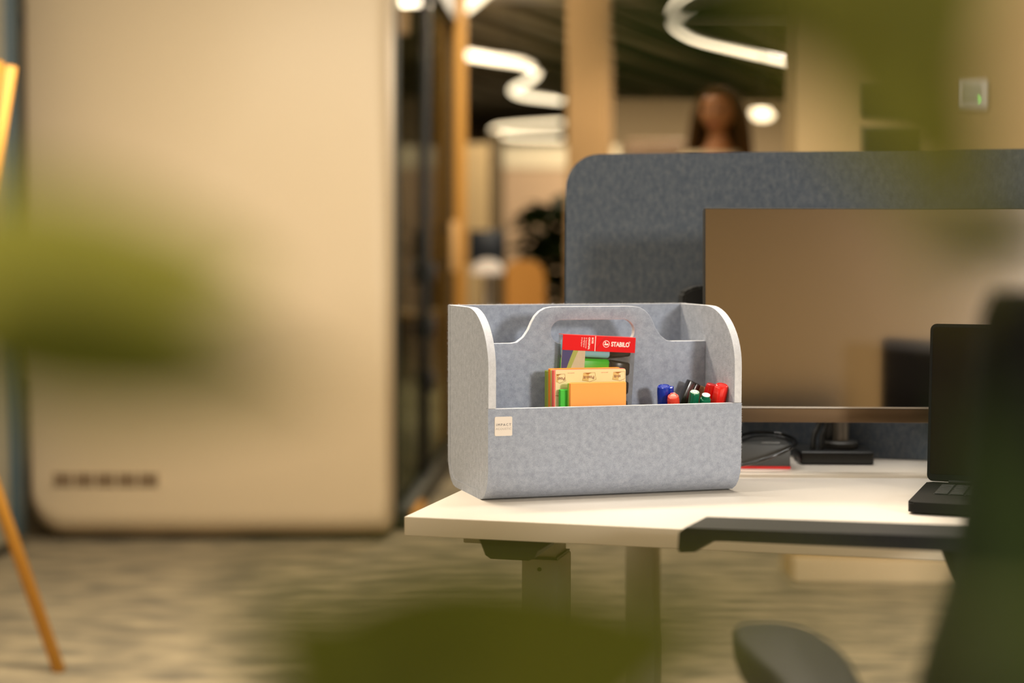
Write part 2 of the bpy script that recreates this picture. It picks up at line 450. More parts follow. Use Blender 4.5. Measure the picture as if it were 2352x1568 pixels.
# neighbouring grey pod at the left edge
gx = D(58, 700, 6.20).x
gp = thing('grey_pod', 'grey pod with a slate frame at the left edge of the beige pod', 'office pod', (0, 0, 0))
bx('frame', (gx-.045, 6.14, 1.22), (.09, .12, 2.36), M['slate'], gp, bev=.02, seg=3)
bx('side_panel', (gx-.055, 5.0, 1.22), (.06, 2.16, 2.36), M['palegrey'], gp, bev=.01)
bx('roof', (gx-.75, 5.05, 2.38), (1.4, 2.3, .10), M['slate'], gp, bev=.02)
bx('plinth', (gx-.70, 5.05, .025), (1.3, 2.2, .05), M['black'], gp)
bx('front_frame', (gx-.045, 3.86, 1.22), (.09, .10, 2.36), M['slate'], gp, bev=.02)

# ------------------------------------------------------------------ coat stand of three crossing sticks
cY = G(137, 1542, 0).y
foot = G(137, 1542, 0); top = D(40, 158, cY-.05)
crs = D(-107, 850, cY)
st = thing('coat_stand', 'orange wooden coat stand of crossing sticks at the left edge', 'coat stand', (crs.x, cY, 0))
def stick(a, b, r=.0165):
    a = Vector(a)-Vector((crs.x, cY, 0)); b = Vector(b)-Vector((crs.x, cY, 0))
    o = tubeo('stick', [a, b], [r, r*.95], M['orange_wood'], st, n=6)
    return o
d1 = (crs-foot); upa = foot + d1*2.05
stick((foot.x, foot.y, 0.0), upa)
d2 = (crs-top); low = top + d2*(top.z/(top.z-crs.z))
low.y = cY + .28; top.y = cY - .10
stick((low.x, low.y, 0), top)
stick((crs.x-.12, cY-.32, 0), (crs.x+.02, cY+.36, upa.z))
lo('joint_ring', [(.03, -.02), (.045, -.012), (.045, .012), (.03, .02)], M['black'], st, c=(0, 0, crs.z))
pk = D(2, 345, cY-.03) - Vector((crs.x, cY, 0))
tubeo('coat_peg', [pk-Vector((.03, 0, -.01)), pk+Vector((.004, 0, 0))], .009, M['black'], st)

# ------------------------------------------------------------------ desks
A0 = G(930, 1185); A1 = G(1557, 1213)
dth = math.atan2(A1.y-A0.y, A1.x-A0.x)          # negative
DT = .025; DZ = .739
DL, DD = 1.6, .80
desk = thing('desk', 'white height-adjustable desk with the felt caddy on its front corner', 'desk', (A0.x, A0.y, 0), dth)
bm = bmesh.new(); box(bm, (DL/2, DD/2, DZ-DT/2), (DL, DD, DT), bev=.0012, seg=2)
build('tabletop', bm, M['desk'], desk, sharp=.5)
# edging bands proud by 0.3 mm
bx('edge_band', (DL/2, -.0004, DZ-DT/2), (DL-.001, .0012, DT-.002), M['desk_edge'], desk)
bx('edge_band', (-.0004, DD/2, DZ-DT/2), (.0012, DD-.002, DT-.002), M['desk_edge'], desk)
def desk_local(p):
    v = Vector((p.x-A0.x, p.y-A0.y)); c, s = math.cos(-dth), math.sin(-dth)
    return Vector((v.x*c - v.y*s, v.x*s + v.y*c))
def lift_leg(par, x, y, w1=.053, d1=.083, zsplit=.655):
    top = DZ-DT-.012
    o = bx('leg', (x, y, zsplit/2+.015), (w1, d1, zsplit-.03), M['steel'], par, bev=.003)
    bx('inner_column', (x, y, (zsplit+top)/2), (w1-.012, d1-.012, top-zsplit), M['steel'], o, bev=.002)
    bx('collar_gap', (x, y, zsplit+.001), (w1-.004, d1-.004, .003), M['black'], o)
    lo('screw_hole', [(0, 0), (.003, 0), (.003, .001)], M['black'], o, 10).matrix_local = Matrix.Translation((x, y-d1/2-.0005, zsplit-.014)) @ Matrix.Rotation(PI/2, 4, 'X')
    bx('foot', (x, y, .0125), (.07, .62, .025), M['steel'], par, bev=.004)
    bx('mounting_plate', (x, y, DZ-DT-.006), (.10, .50, .012), M['steel'], par, bev=.002)
L1 = desk_local(D(1240, 1290, 2.40))
lift_leg(desk, L1.x, L1.y+.04, zsplit=D(1283, 1284, 2.40).z)
lift_leg(desk, DL-.22, L1.y+.04)
bx('crossbar', (DL/2, L1.y+.04, DZ-DT-.03), (DL-.55, .05, .03), M['steel'], desk)
L2 = desk_local(G(1165, 1246, DZ-DT))
bm = bmesh.new()
pc = [(-.050, 0), (.050, 0), (.028, -.014), (.024, -.023), (.016, -.0265), (-.034, -.0265), (-.041, -.022)]
prism_caps(bm, [(x, z) for x, z in pc], 0, .10, 'y')
o = build('control_box', bm, M['black'], desk); o.location = (L2.x+.004, L2.y+.03, DZ-DT)
# opposite desk behind the divider
D2 = thing('desk', 'white desk behind the felt divider, only its leg seen below', 'desk',
           (A0.x + math.cos(dth)*.12 - math.sin(dth)*(DD+.05), A0.y + math.sin(dth)*.12 + math.cos(dth)*(DD+.05), 0), dth)
bx('tabletop', (DL/2, DD/2, DZ-DT/2), (DL, DD, DT), M['desk'], D2, bev=.0012)
def d2_local(p):
    v = Vector((p.x-D2.location.x, p.y-D2.location.y)); c, s = math.cos(-dth), math.sin(-dth)
    return Vector((v.x*c - v.y*s, v.x*s + v.y*c))
L3 = d2_local(D(1476, 1400, 3.12))
lift_leg(D2, L3.x, L3.y, .053, .075, .70)
lift_leg(D2, DL-.22, L3.y, .053, .075, .70)

# felt desk divider
DVY = DD - .012
# solve start x on the line y=DVY (local) seen at px 1302
def on_line(px, ly):
    # world point on desk-local line y=ly whose image column is px (near horizon)
    d = ray(px, 575); ux, uy = math.cos(dth), math.sin(dth); nx, ny = -uy, ux
    bxx, byy = A0.x+nx*ly, A0.y+ny*ly
    # b + u*s = d*t  (2D)
    # solve linear system [ux -dx; uy -dy][s t] = -b
    D_ = ux*(-d.y) - (-d.x)*uy
    s_ = (-bxx*(-d.y) - (-d.x)*(-byy))/D_
    return s_
xs = on_line(1302, DVY+.01)
pw = Vector((A0.x+math.cos(dth)*xs-math.sin(dth)*DVY, A0.y+math.sin(dth)*xs+math.cos(dth)*DVY, 0))
zt = D(1380, 356, pw.y).z
bm = bmesh.new()
prism_caps(bm, rrect(xs, DZ-.0, xs+1.5, zt, .058, 8, (0, 0, 1, 1)), DVY, DVY+.022, 'y')
bmesh.ops.bevel(bm, geom=[e for e in bm.edges if len(e.link_faces) == 2 and e.calc_face_angle(0) > 1.2], offset=.0015, segments=1, affect='EDGES')
dvd = build('desk_divider', bm, M['felt_dark'])
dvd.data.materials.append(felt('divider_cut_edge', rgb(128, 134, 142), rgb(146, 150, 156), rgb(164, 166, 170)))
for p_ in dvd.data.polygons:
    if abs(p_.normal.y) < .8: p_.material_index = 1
dvd.matrix_world = Matrix.Translation((A0.x, A0.y, .001)) @ Matrix.Rotation(dth, 4, 'Z')
tag(dvd, 'blue-grey felt desk divider with rounded corner behind the monitor', 'desk divider')

# ------------------------------------------------------------------ felt caddy (organiser)
OA = math.radians(17.0)
F0 = G(1105, 1148); ru, rv = Vector((math.cos(OA), math.sin(OA))), Vector((-math.sin(OA), math.cos(OA)))
W, DEP, HH, T, HP, RB = .372, .21, .2615, .011, .1275, .042
FO = Vector((F0.x, F0.y)) - rv*RB*.80
OM = Matrix.Translation((FO.x, FO.y, DZ)) @ Matrix.Rotation(OA, 4, 'Z')
OMI = OM.inverted()
def S(px, py, v):
    """local (s, z) on the caddy plane local-y = v"""
    d = ray(px, py); o = OMI @ Vector((0, 0, CAMZ)); dl = OMI.to_3x3() @ d
    t = (v - o.y)/dl.y
    return Vector((o.x+dl.x*t, v, o.z+dl.z*t))
caddy = thing('desk_caddy', 'light grey felt tool caddy with a cut-out carry handle on the desk corner', 'caddy', (FO.x, FO.y, DZ), OA)
# outer shell: back, bottom and low front from one bent sheet
def arc(cy, cz, r, a0, a1, n):
    return [(cy+r*math.cos(a0+(a1-a0)*i/n), cz+r*math.sin(a0+(a1-a0)*i/n)) for i in range(n+1)]
outer = [(0, HP)] + arc(RB, RB, RB, PI, 1.5*PI, 5) + arc(DEP-RB, RB, RB, 1.5*PI, 2*PI, 5) + [(DEP, HH)]
ri = RB-T
inner = [(DEP-T, HH)] + arc(DEP-RB, RB, ri, 2*PI, 1.5*PI, 5) + arc(RB, RB, ri, 1.5*PI, PI, 5) + [(T, HP)]
def soft(bm, off=.0012):
    es = [e for e in bm.edges if len(e.link_faces) == 2 and e.calc_face_angle(0) > 1.0]
    bmesh.ops.bevel(bm, geom=es, offset=off, segments=2, affect='EDGES', profile=.5)
bm = bmesh.new()
poly = outer + inner
prism_caps(bm, poly, 0, W, 'x')
soft(bm)
shell = build('shell', bm, M['felt'], caddy, sharp=.9)
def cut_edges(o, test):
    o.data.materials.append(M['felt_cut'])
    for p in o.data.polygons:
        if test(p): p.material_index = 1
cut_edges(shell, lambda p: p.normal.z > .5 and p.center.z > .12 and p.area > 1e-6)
# side panels
def side_poly():
    p = [(0, HP+.0006)]
    a, b, zb = .105, .0815, .18
    for i in range(15):
        th = PI - i/14*PI/2
        p.append((a + a*math.cos(th), zb + b*math.sin(th)))
    p += [(DEP-T, HH)]
    p += arc(DEP-RB, RB, ri, 2*PI, 1.5*PI, 5) + arc(RB, RB, ri, 1.5*PI, PI, 5)
    p += [(T, HP+.0006)]
    return p
for x0, x1 in ((.0004, T), (W-T, W-.0004)):
    bm = bmesh.new(); prism_caps(bm, side_poly(), x0, x1, 'x'); soft(bm, .0010)
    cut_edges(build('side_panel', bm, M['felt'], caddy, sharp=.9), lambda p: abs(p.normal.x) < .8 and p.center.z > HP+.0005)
# handle panel
HV = .103; mid = W/2
half = [(-(mid-T), .2100), (-.1215, .2103), (-.1135, .2115), (-.104, .2185), (-.0965, .229), (-.0915, .2400), (-.0865, .2485), (-.0800, .2550), (-.0720, .2595), (-.0620, .2612), (-.05, .2615)]
topo = [(mid+x, z) for x, z in half] + [(mid-x, z) for x, z in reversed(half)]
outl = topo + [(W-T, T), (T, T)]
outl = list(reversed(outl))
hole = rrect(mid-.0635, .2085, mid+.0635, .2425, .0168, 8)
bm = bmesh.new(); prism_caps(bm, outl, HV, HV+T, 'y', hole=hole)
bmesh.ops.recalc_face_normals(bm, faces=bm.faces)
soft(bm, .0009)
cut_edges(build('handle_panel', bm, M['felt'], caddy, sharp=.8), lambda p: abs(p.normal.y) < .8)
# compartment walls between pocket front and handle panel
SW = [S(1205, 932, .06).x, S(1478, 928, .055).x]
for s_ in SW:
    bm = bmesh.new()
    prism_caps(bm, [(HV, .119), (HV, T)] + arc(RB, RB, ri, 1.5*PI, PI, 5) + [(T, .119)], s_-.005, s_+.005, 'x')
    build('compartment_wall', bm, M['felt'], caddy)
bx('raised_floor', ((SW[0]+SW[1])/2, (T+HV)/2, .074), (SW[1]-SW[0]-.010, HV-T, .008), M['felt'], caddy)
# name plate
la = S(1136, 957, 0); lb = S(1176, 1000, 0)
bm = bmesh.new(); prism_caps(bm, rrect(la.x, lb.z, lb.x, la.z, .0018, 4), -.0012, .0, 'y')
lab = build('name_plate', bm, plain('off_white_plate', 226, 216, 204, .5), caddy)
lab['label'] = 'small square off-white name plate'
lw = lb.x-la.x
text_mesh('lettering', 'IMPACT', .0047, plain('dark_print', 52, 50, 52), lab, XZ(la.x+lw*.5, -.0013, la.z-.0125), bold=0, spacing=1.4, align='CENTER')
text_mesh('lettering', 'ACOUSTIC', .0042, plain('pale_print', 176, 168, 158), lab, XZ(la.x+lw*.5, -.0013, la.z-.0178), spacing=1.1, align='CENTER')
# loose fibres along the rims
bm = bmesh.new()
def fibre(p, l, d):
    a = Vector(p); b = a+Vector(d)*l; c = b+Vector((random.uniform(-1, 1), random.uniform(-.6, .6), random.uniform(-.3, .8)))*l*.5
    tube(bm, [a, b, c], [.00006, .00005, .00003], 3, cap=False)
for i in range(420):
    x = random.uniform(0, W); l = random.uniform(.0006, .0022)*(2.2 if random.random() < .05 else 1)
    fibre((x, DEP-random.uniform(0, T), HH-.0002), l, (random.uniform(-.8, .8), random.uniform(-.5, .5), 1))
for i in range(500):
    th = random.uniform(0, 1); z = .13+.13*th
    side_x = random.choice((0, W)); a, b, zb = .105, .0815, .18
    if z > zb: v = a-a*math.sqrt(max(0, 1-((z-zb)/b)**2)) if z-zb < b else a
    else: v = 0
    fibre((side_x+(T*random.random() if side_x == 0 else -T*random.random()), v+.0003, z), random.uniform(.0006, .0016), (random.uniform(-1, 1), -1, random.uniform(-.3, 1)))
for i in range(500):
    z = random.uniform(.03, HH)
    v = DEP if random.random() < .5 else 0
    if v == 0 and z > HP: v = DEP
    fibre((0 if v == DEP else W, v, z), random.uniform(.0005, .0016), (-1 if v == DEP else 1, random.uniform(-.5, .5), random.uniform(-.5, .5)))
fz = build('loose_fibres', bm, plain('felt_fibre', 214, 216, 222, .9), caddy); fz['kind'] = 'stuff'

# objects in the caddy: each is a top-level thing placed with OM
def placed(name, label, cat, s, v, z, group=None, tilt=None):
    t = thing(name, label, cat, (0, 0, 0), 0, group)
    m4 = OM @ Matrix.Translation((s, v, z))
    if tilt is not None: m4 = m4 @ tilt
    t.matrix_world = m4
    return t
def pad(label, col, s0, s1, z0, z1, v0, v1, sheets=True, tilt=0, edge=None, group='sticky note pads in the caddy'):
    bm = bmesh.new()
    w_, h_, d_ = s1-s0, z1-z0, v1-v0
    box(bm, (w_/2, d_/2, h_/2), (w_, d_, h_), bev=.0006, seg=1)
    t = placed('sticky_note_pad', label, 'sticky notes', s0, v0, z0, group, Matrix.Rotation(tilt, 4, 'Y'))
    b = build('note_block', bm, col, t)
    n = max(2, int(d_/.0022))
    bm = bmesh.new()
    for i in range(1, n):
        y = d_*i/n
        box(bm, (-.0001+random.uniform(-.0002, .0002), y, h_/2), (.0006, .0003, h_*.98))
        box(bm, (w_/2, y, h_+.0001), (w_*.98, .0003, .0005))
    o = build('sheet_edges', bm, edge or col, t)
    return t
zf = .078
s_l = S(1272, 890, .042).x; s_r = S(1437, 890, .042).x
M['n_olive'] = plain('olive_green_paper', 168, 186, 84, .8)
M['n_orange'] = plain('orange_paper', 255, 164, 62, .8)
M['n_lime'] = plain('lime_paper', 196, 204, 110, .8)
M['n_pink'] = plain('pink_paper', 255, 126, 112, .8)
M['n_cream'] = plain('cream_backing_paper', 252, 226, 176, .8)
M['n_face'] = plain('soft_orange_paper', 255, 170, 84, .8)
M['n_green'] = plain('bright_green_paper', 78, 200, 68, .8)
M['n_green2'] = plain('yellow_green_paper', 158, 206, 66, .8)
M['brown_print'] = plain('brown_print', 176, 112, 48, .8)
M['tan_print'] = plain('tan_print', 232, 190, 122, .8)
zt1 = S(1350, 848, .045).z
pad('olive green sticky note pad, rearmost of the row, against the marker wallet', M['n_olive'], s_l, s_r-.004, zf, zt1-.003, .069, .083)
pad('orange sticky note pad sandwiched between olive and lime pads', M['n_orange'], s_l+.0005, s_r-.002, zf, zt1+.0005, .060, .0688)
pad('thin dull lime sticky note pad just behind the cream backed one', M['n_lime'], s_l+.001, s_r, zf, zt1-.001, .0535, .0598)
cr = pad('cream backed sticky note pad with pink edge and brown print', M['n_pink'], s_l+.0005, s_r, zf, zt1, .0435, .0533)
bw, bh = s_r-s_l-.0005, zt1-zf
bm = bmesh.new(); prism_caps(bm, rrect(.002, 0, bw, bh, .0025, 4), -.0012, .0, 'y')
cf = build('backing_sheet', bm, M['n_cream'], cr); cf['label'] = 'cream backing sheet with upside-down print'
def emblem(x, z, txt, x0=0, clip=None):
    # folded note shaped mark with upside-down word
    pts = [(x-.0075, z+.0052), (x+.0095, z+.0055), (x+.0110, z-.0045), (x+.002, z-.0075), (x-.0095, z-.0055)]
    if clip: pts = [(min(max(px_, clip[0]), clip[1]), pz) for px_, pz in pts]
    bm = bmesh.new(); prism_caps(bm, pts, -.0014, -.0012, 'y'); build('printed_mark', bm, M['brown_print'], cf)
    ins = [(x+(a-x)*.95, z+(b-z)*.93) for a, b in pts]
    bm = bmesh.new(); prism_caps(bm, ins, -.0015, -.0012, 'y'); build('printed_mark', bm, M['n_cream'], cf)
    fl = [(x-.008, z+.0048), (x+.001, z+.0050), (x-.0005, z-.0068), (x-.009, z-.0050)]
    if clip: fl = [(min(max(px_, clip[0]), clip[1]), pz) for px_, pz in fl]
    bm = bmesh.new(); prism_caps(bm, fl, -.0016, -.0013, 'y'); build('printed_mark', bm, M['tan_print'], cf)
    fp = [(x-.006, z+.0052), (x+.0055, z+.0054), (x-.002, z+.0028)]
    if clip: fp = [(min(max(px_, clip[0]), clip[1]), pz) for px_, pz in fp]
    bm = bmesh.new(); prism_caps(bm, fp, -.0017, -.0013, 'y'); build('printed_mark', bm, M['brown_print'], cf)
    text_mesh('lettering', txt, .0062, plain('rust_print', 150, 84, 30), cf, XZ(x+x0, -.0018, z+.0008, PI), bold=.00012, align='CENTER')
ez = bh-.0098
mx_ = S(1352, 862, .0425).x - (s_l+.0005)
emblem(mx_, ez, 'Post-it')
emblem(mx_-.0455*.98, ez-.0012, 'Post', x0=.004, clip=(.003, 1))
emblem(mx_+.0455*.98, ez+.0005, 'st-it', x0=-.0022, clip=(0, bw-.0008))
for qx in (-.0262, .0235):
    text_mesh('lettering', 'post-it.com', .0022, plain('pink_print', 222, 140, 96), cf, XZ(mx_+qx, -.0013, bh-.004, PI), align='CENTER')
for k in range(2):
    text_mesh('lettering', ('visit us', 'for more ideas')[k], .0026, M['brown_print'], cf, XZ(.0095, -.0013, bh-.031-.004*k, PI), align='CENTER')
# front small pads
s2 = S(1288, 900, .030).x; s3 = S(1307, 900, .030).x
pad('small bright green sticky note pad left of the front orange one', M['n_green'], s2, s3+.012, zf, S(1296, 895, .030).z, .0305, .0395)
s4 = S(1310, 900, .018).x; s5 = S(1437.5, 900, .018).x; zo = S(1375, 878, .018).z
pad('yellow-green sticky note pad hidden behind the front orange one', M['n_green2'], s4-.0002, s5-.001, zf, zo-.0008, .0245, .0300)
pad('square soft orange sticky note pad at the very front', M['n_face'], s4, s5, zf, zo, .0165, .0243, edge=M['n_orange'])

# highlighter wallet, leaning on the handle panel, turned a little clockwise
WV0, WV1 = .0845, .1022
tl = S(1293, 768, WV0); tr = S(1460, 776, WV0)
ww = math.hypot(tr.x-tl.x, tr.z-tl.z); tilt = -math.atan2(tr.z-tl.z, tr.x-tl.x)
wh = .136
MT = Matrix.Rotation(tilt, 4, 'Y')
base = Vector((tl.x, tl.z)) + Vector((-math.sin(tilt), -math.cos(tilt)))*wh
wt = placed('marker_wallet', 'clear plastic highlighter wallet with a red printed header leaning on the handle panel', 'wallet', base.x, WV0, base.y, None, MT)
wd = WV1-WV0
# the clear sleeve: thin walls
M['clear'] = film('clear_plastic', (.95, .94, .92, 1), .06, .12)
def sleeve(name, c, s): return bx(name, c, s, M['clear'], wt)
sleeve('front_film', (ww*.5, .0003, (wh-.020)/2), (ww, .0005, wh-.020))
sleeve('back_film', (ww*.5, wd-.0003, wh/2), (ww, .0005, wh-.002))
sleeve('side_film', (.0003, wd/2, wh/2), (.0005, wd-.001, wh-.002))
sleeve('side_film', (ww-.0003, wd/2, wh/2), (.0005, wd-.001, wh-.002))
sleeve('bottom_film', (ww*.5, wd/2, .0003), (ww, wd-.001, .0005))
M['redcard'] = plain('red_card', 222, 16, 18, .6, spec=.2)
M['wprint'] = plain('white_print', 250, 240, 232, .5)
hd = .0215
rc = bx('header', (ww/2, -.0002, wh-hd/2), (ww, .0008, hd), M['redcard'], wt); rc['label'] = 'red header card with white lettering'
bx('header_top', (ww/2, wd/2, wh+.0002), (ww, wd, .0007), plain('pale_red_card', 230, 70, 60, .4), wt)
bx('header_line', (ww*.445, -.0008, wh-hd/2), (.0009, .0004, hd), M['wprint'], rc)
# swoosh line: arc from the white line rising to the right
bm = bmesh.new()
ap = [(ww*.455 + (ww*.17)*t, -.0008, wh-hd+.002 + (hd-.002)*math.sin(t*PI/2)) for t in [i/10 for i in range(11)]]
tube(bm, ap, .00022, 4); build('header_line', bm, plain('dark_red_print', 150, 14, 14), rc)
text_mesh('lettering', 'STABILO', .0090, M['wprint'], rc, XZ(ww*.664, -.0008, wh-.0134), bold=.00028, sx=.80, spacing=1.0)
text_mesh('lettering', '\u00ae', .0032, M['wprint'], rc, XZ(ww*.905, -.0008, wh-.0080))
# swan emblem in a ring
ecx, ecz = ww*.596, wh-.0105
bm = bmesh.new()
ring_o = [(ecx+.0050*math.cos(a), ecz+.0050*math.sin(a)) for a in [2*PI*i/28 for i in range(28)]]
ring_i = [(ecx+.0043*math.cos(a), ecz+.0043*math.sin(a)) for a in [2*PI*i/28 for i in range(28)]]
prism_caps(bm, ring_o, -.0010, -.0006, 'y', hole=ring_i); build('emblem_ring', bm, M['wprint'], rc)
sw = [(-.0028, -.0018), (.0028, -.0018), (.0033, .0002), (.0018, .0010), (.0002, .0002), (-.0008, -.0004), (-.0006, .0012), (-.0002, .0024), (-.0012, .0032), (-.0024, .0026), (-.0028, .0018), (-.0018, .0022), (-.0016, .0012), (-.0022, .0000), (-.0030, -.0006)]
bm = bmesh.new(); prism_caps(bm, [(ecx+x, ecz+z) for x, z in sw], -.0010, -.0006, 'y'); build('emblem', bm, M['wprint'], rc)
for x, s_, z_ in ((ww*.395, 'BOSS', .0038), (ww*.35, 'ORIGINAL', .0038)):
    text_mesh('lettering', s_, z_, M['wprint'], rc, XZ(x, -.0008, wh-.0022, PI/2), bold=.00010)
for x, s_ in ((ww*.313, '\u00a9 Textmarker'), (ww*.285, '\u00a9 Highlighter'), (ww*.252, '\u00a9 Surligneur')):
    text_mesh('lettering', s_, .0026, M['wprint'], rc, XZ(x, -.0008, wh-.0028, PI/2))
# printed card at the left of the window: dark blue, lime curve, cream grid
ch = wh-hd
cc = bx('insert_card', (ww*.16, .0009, ch/2), (ww*.32, .0006, ch), plain('cream_grid_card', 240, 230, 206, .6), wt); cc['label'] = 'printed insert card in blue, lime and cream'
def xcurve(z, x_top, x_bot, zb):   # curved boundary
    t = (ch-z)/(ch-zb); t = min(max(t, 0), 1.0); return x_top + (x_bot-x_top)*(math.sin(t*PI/2))
zb = ch-.062
for nm, xt, xb_, mm, yy in (('printed_field', ww*.225, ww*.075, plain('lime_print', 172, 186, 84, .5), .0004), ('printed_field', ww*.155, ww*.025, plain('dark_blue_print', 32, 8, 112, .4), .0001)):
    pts = [(.0004, ch)] + [(.0004, zb)] + [(xcurve(zb+(ch-zb)*i/10, xt, xb_, zb), zb+(ch-zb)*i/10) for i in range(11)]
    bm = bmesh.new(); prism_caps(bm, pts, yy, yy+.0003, 'y'); build(nm, bm, mm, cc)
bm = bmesh.new()
for i in range(7): box(bm, (ww*.32-.0025*i-.001, .00055, ch-.022), (.00012, .0002, .04))
for i in range(12): box(bm, (ww*.24, .00055, ch-.004-.0028*i), (ww*.16, .0002, .00012))
build('grid_lines', bm, plain('grid_print', 214, 190, 160, .6), cc)
# highlighters lying across the wallet
def highlighter(label, col, zc, txt=None):
    t = placed('highlighter', label, 'highlighter', base.x, WV0, base.y, 'highlighters in the clear wallet', MT)
    m = mat('highlighter_body', col, .35)
    dcap = plain('dark_cap', 36, 34, 30, .25)
    y0, y1 = .0016, wd-.0014
    # flat bodied pen: body from x=.003 to .68 ww, cap beyond
    def blk(name, xa, xb, za, zb_, mm, par, taper=None):
        bm = bmesh.new()
        o_ = rrect(y0, za, y1, zb_, .0045, 5)
        A = [bm.verts.new((xa, p[0], p[1])) for p in o_]
        cz_ = (za+zb_)/2; cy_ = (y0+y1)/2; k = taper or 1
        xm = xb-.002
        B = [bm.verts.new((xm, cy_+(p[0]-cy_)*k, cz_+(p[1]-cz_)*k)) for p in o_]
        C = [bm.verts.new((xb, cy_+(p[0]-cy_)*k*.86, cz_+(p[1]-cz_)*k*.86)) for p in o_]
        Z = [bm.verts.new((xa-.0012, cy_+(p[0]-cy_)*.88, cz_+(p[1]-cz_)*.88)) for p in o_]
        n = len(o_)
        for P_, Q in ((Z, A), (A, B), (B, C)):
            for i in range(n): bm.faces.new((P_[i], P_[(i+1) % n], Q[(i+1) % n], Q[i]))
        bm.faces.new(Z); bm.faces.new(C)
        return build(name, bm, mm, par, sharp=.8)
    hb = .0128
    b = blk('barrel', .0040, ww*.665, zc-hb, zc+hb, m, t)
    blk('collar', ww*.67, ww*.69, zc-hb*.9, zc+hb*.9, dcap, t)
    blk('cap', ww*.70, ww*.955, zc-hb*.95, zc+hb*.95, dcap, t, .78)
    if txt:
        text_mesh('lettering', txt, .0095, plain('black_print', 30, 34, 20), b, XZ(ww*.465, y0-.0002, zc-.002, PI), bold=.0003, sx=.8, align='CENTER')
        lo('emblem', [(0, 0), (.0042, 0), (.0042, .0002)], plain('orange_print', 196, 120, 30), b, 20).matrix_local = Matrix.Translation((ww*.60, y0, zc-.004)) @ Matrix.Rotation(PI/2, 4, 'X')
    return t
pz = .0272
zc0 = wh - .0180
highlighter('light blue highlighter at the top of the clear wallet', rgb(150, 214, 242), zc0)
highlighter('bright green highlighter second from the top of the wallet', rgb(70, 208, 42), zc0-pz, 'STABILO')
highlighter('highlighter third from the top with only its black cap seen', rgb(240, 150, 60), zc0-2*pz)
highlighter('lowest highlighter in the wallet, cap just above the caddy rim', rgb(238, 206, 40), zc0-3*pz)

# ---- whiteboard markers
def marker(name, label, col, tops, tv, bs, bv, r=.0085, style='cap', spin=0.0, zb=.0125):
    """tops=(px,py) of the cap's end centre at caddy depth tv; foot at (bs,bv)"""
    tp = S(tops[0], tops[1], tv)
    bt = Vector((bs, bv, zb)); d = tp-bt; L = d.length
    q = Vector((0, 0, 1)).rotation_difference(d.normalized()).to_matrix().to_4x4()
    t = thing(name, label, 'marker', (0, 0, 0), 0, 'markers in the caddy')
    t.matrix_world = OM @ Matrix.Translation(bt) @ q @ Matrix.Rotation(spin, 4, 'Z')
    m = mat('cap_plastic', col, .25, coat=.4)
    bodym = plain('white_barrel', 222, 220, 214, .35)
    capL = .048
    if style == 'cap':
        lo('barrel', [(0, 0), (r*.8, .001), (r*.92, .004), (r*.92, L-capL), (0, L-capL)], bodym, t)
        c = lo('cap', [(r, L-capL), (r*1.02, L-capL+.002), (r, L-.003), (r*.93, L-.0006), (r*.84, L), (r*.74, L), (r*.70, L-.0012), (r*.62, L-.0012), (r*.60, L-.0002), (r*.3, L-.0001), (0, L-.0001)], m, t)
        bm = bmesh.new(); box(bm, (r*1.08, 0, L-.016), (r*.55, r*.95, .030), bev=.0011, seg=2)
        build('clip', bm, m, c, sharp=.6)
        for k in range(12):
            a = 2*PI*k/12
            if abs(math.cos(a)-1) < .2: continue
            bx('grip_rib', (r*1.0*math.cos(a), r*1.0*math.sin(a), L-.022), (.0007, .0007, .034), m, c, rz=a)
    elif style == 'fluted':      # dark green cap with toothed crown and pale end disc
        bm = bmesh.new()
        n = 24
        prof = [(r, L-.045), (r, L-.0012), (r*.9, L)]
        rings = []
        for rr, z in prof:
            rings.append([bm.verts.new((rr*(1+.045*(-1)**k)*math.cos(2*PI*k/n), rr*(1+.045*(-1)**k)*math.sin(2*PI*k/n), z)) for k in range(n)])
        for A, B in zip(rings, rings[1:]):
            for k in range(n): bm.faces.new((A[k], A[(k+1) % n], B[(k+1) % n], B[k]))
        bm.faces.new(rings[0]); bm.faces.new(list(reversed(rings[-1])))
        c = build('cap', bm, m, t)
        lo('end_ring', [(r*.84, L-.0002), (r*.84, L+.0004), (r*.74, L+.0004), (r*.74, L-.0002)], plain('pale_green_plastic', 206, 232, 214, .3), c)
        lo('end_disc', [(r*.62, L), (r*.60, L+.0007), (r*.2, L+.0007), (r*.16, L+.0001), (0, L+.0001)], plain('pale_green_plastic', 190, 222, 200, .3), c)
        lo('barrel', [(0, 0), (r*.9, .002), (r*.9, L-.044), (0, L-.044)], m, t)
    elif style == 'plug':        # end of a marker: white disc, stepped green neck and collar
        lo('barrel', [(0, 0), (r*.9, .002), (r, .006), (r*1.02, L-.0085), (r*.98, L-.0068), (r*.86, L-.0060), (r*.80, L-.0060), (0, L-.0060)], m, t)
        lo('neck', [(r*.76, L-.0060), (r*.76, L-.0008), (0, L-.0008)], m, t)
        lo('end_disc', [(r*.75, L-.0008), (r*.74, L), (r*.62, L+.0002), (r*.3, L+.0002), (r*.16, L-.0006), (0, L-.0006)], plain('white_plastic', 240, 244, 244, .25), t)
    elif style == 'bevel':       # flat black cap of a highlighter-like pen
        bm = bmesh.new(); box(bm, (0, 0, L/2), (r*2.1, r*1.3, L-.05), bev=.001); build('barrel', bm, m, t)
        bm = bmesh.new(); box(bm, (0, 0, L-.03), (r*2.3, r*1.5, .06), bev=.0018, seg=2); build('cap', bm, m, t, sharp=.6)
        bm = bmesh.new(); box(bm, (r*.45, -r*.85, L-.026), (r*.9, r*.5, .050), bev=.0008, seg=2); build('clip', bm, m, t, sharp=.6)
    return t
LO, HI = SW[1]+.005, W-T
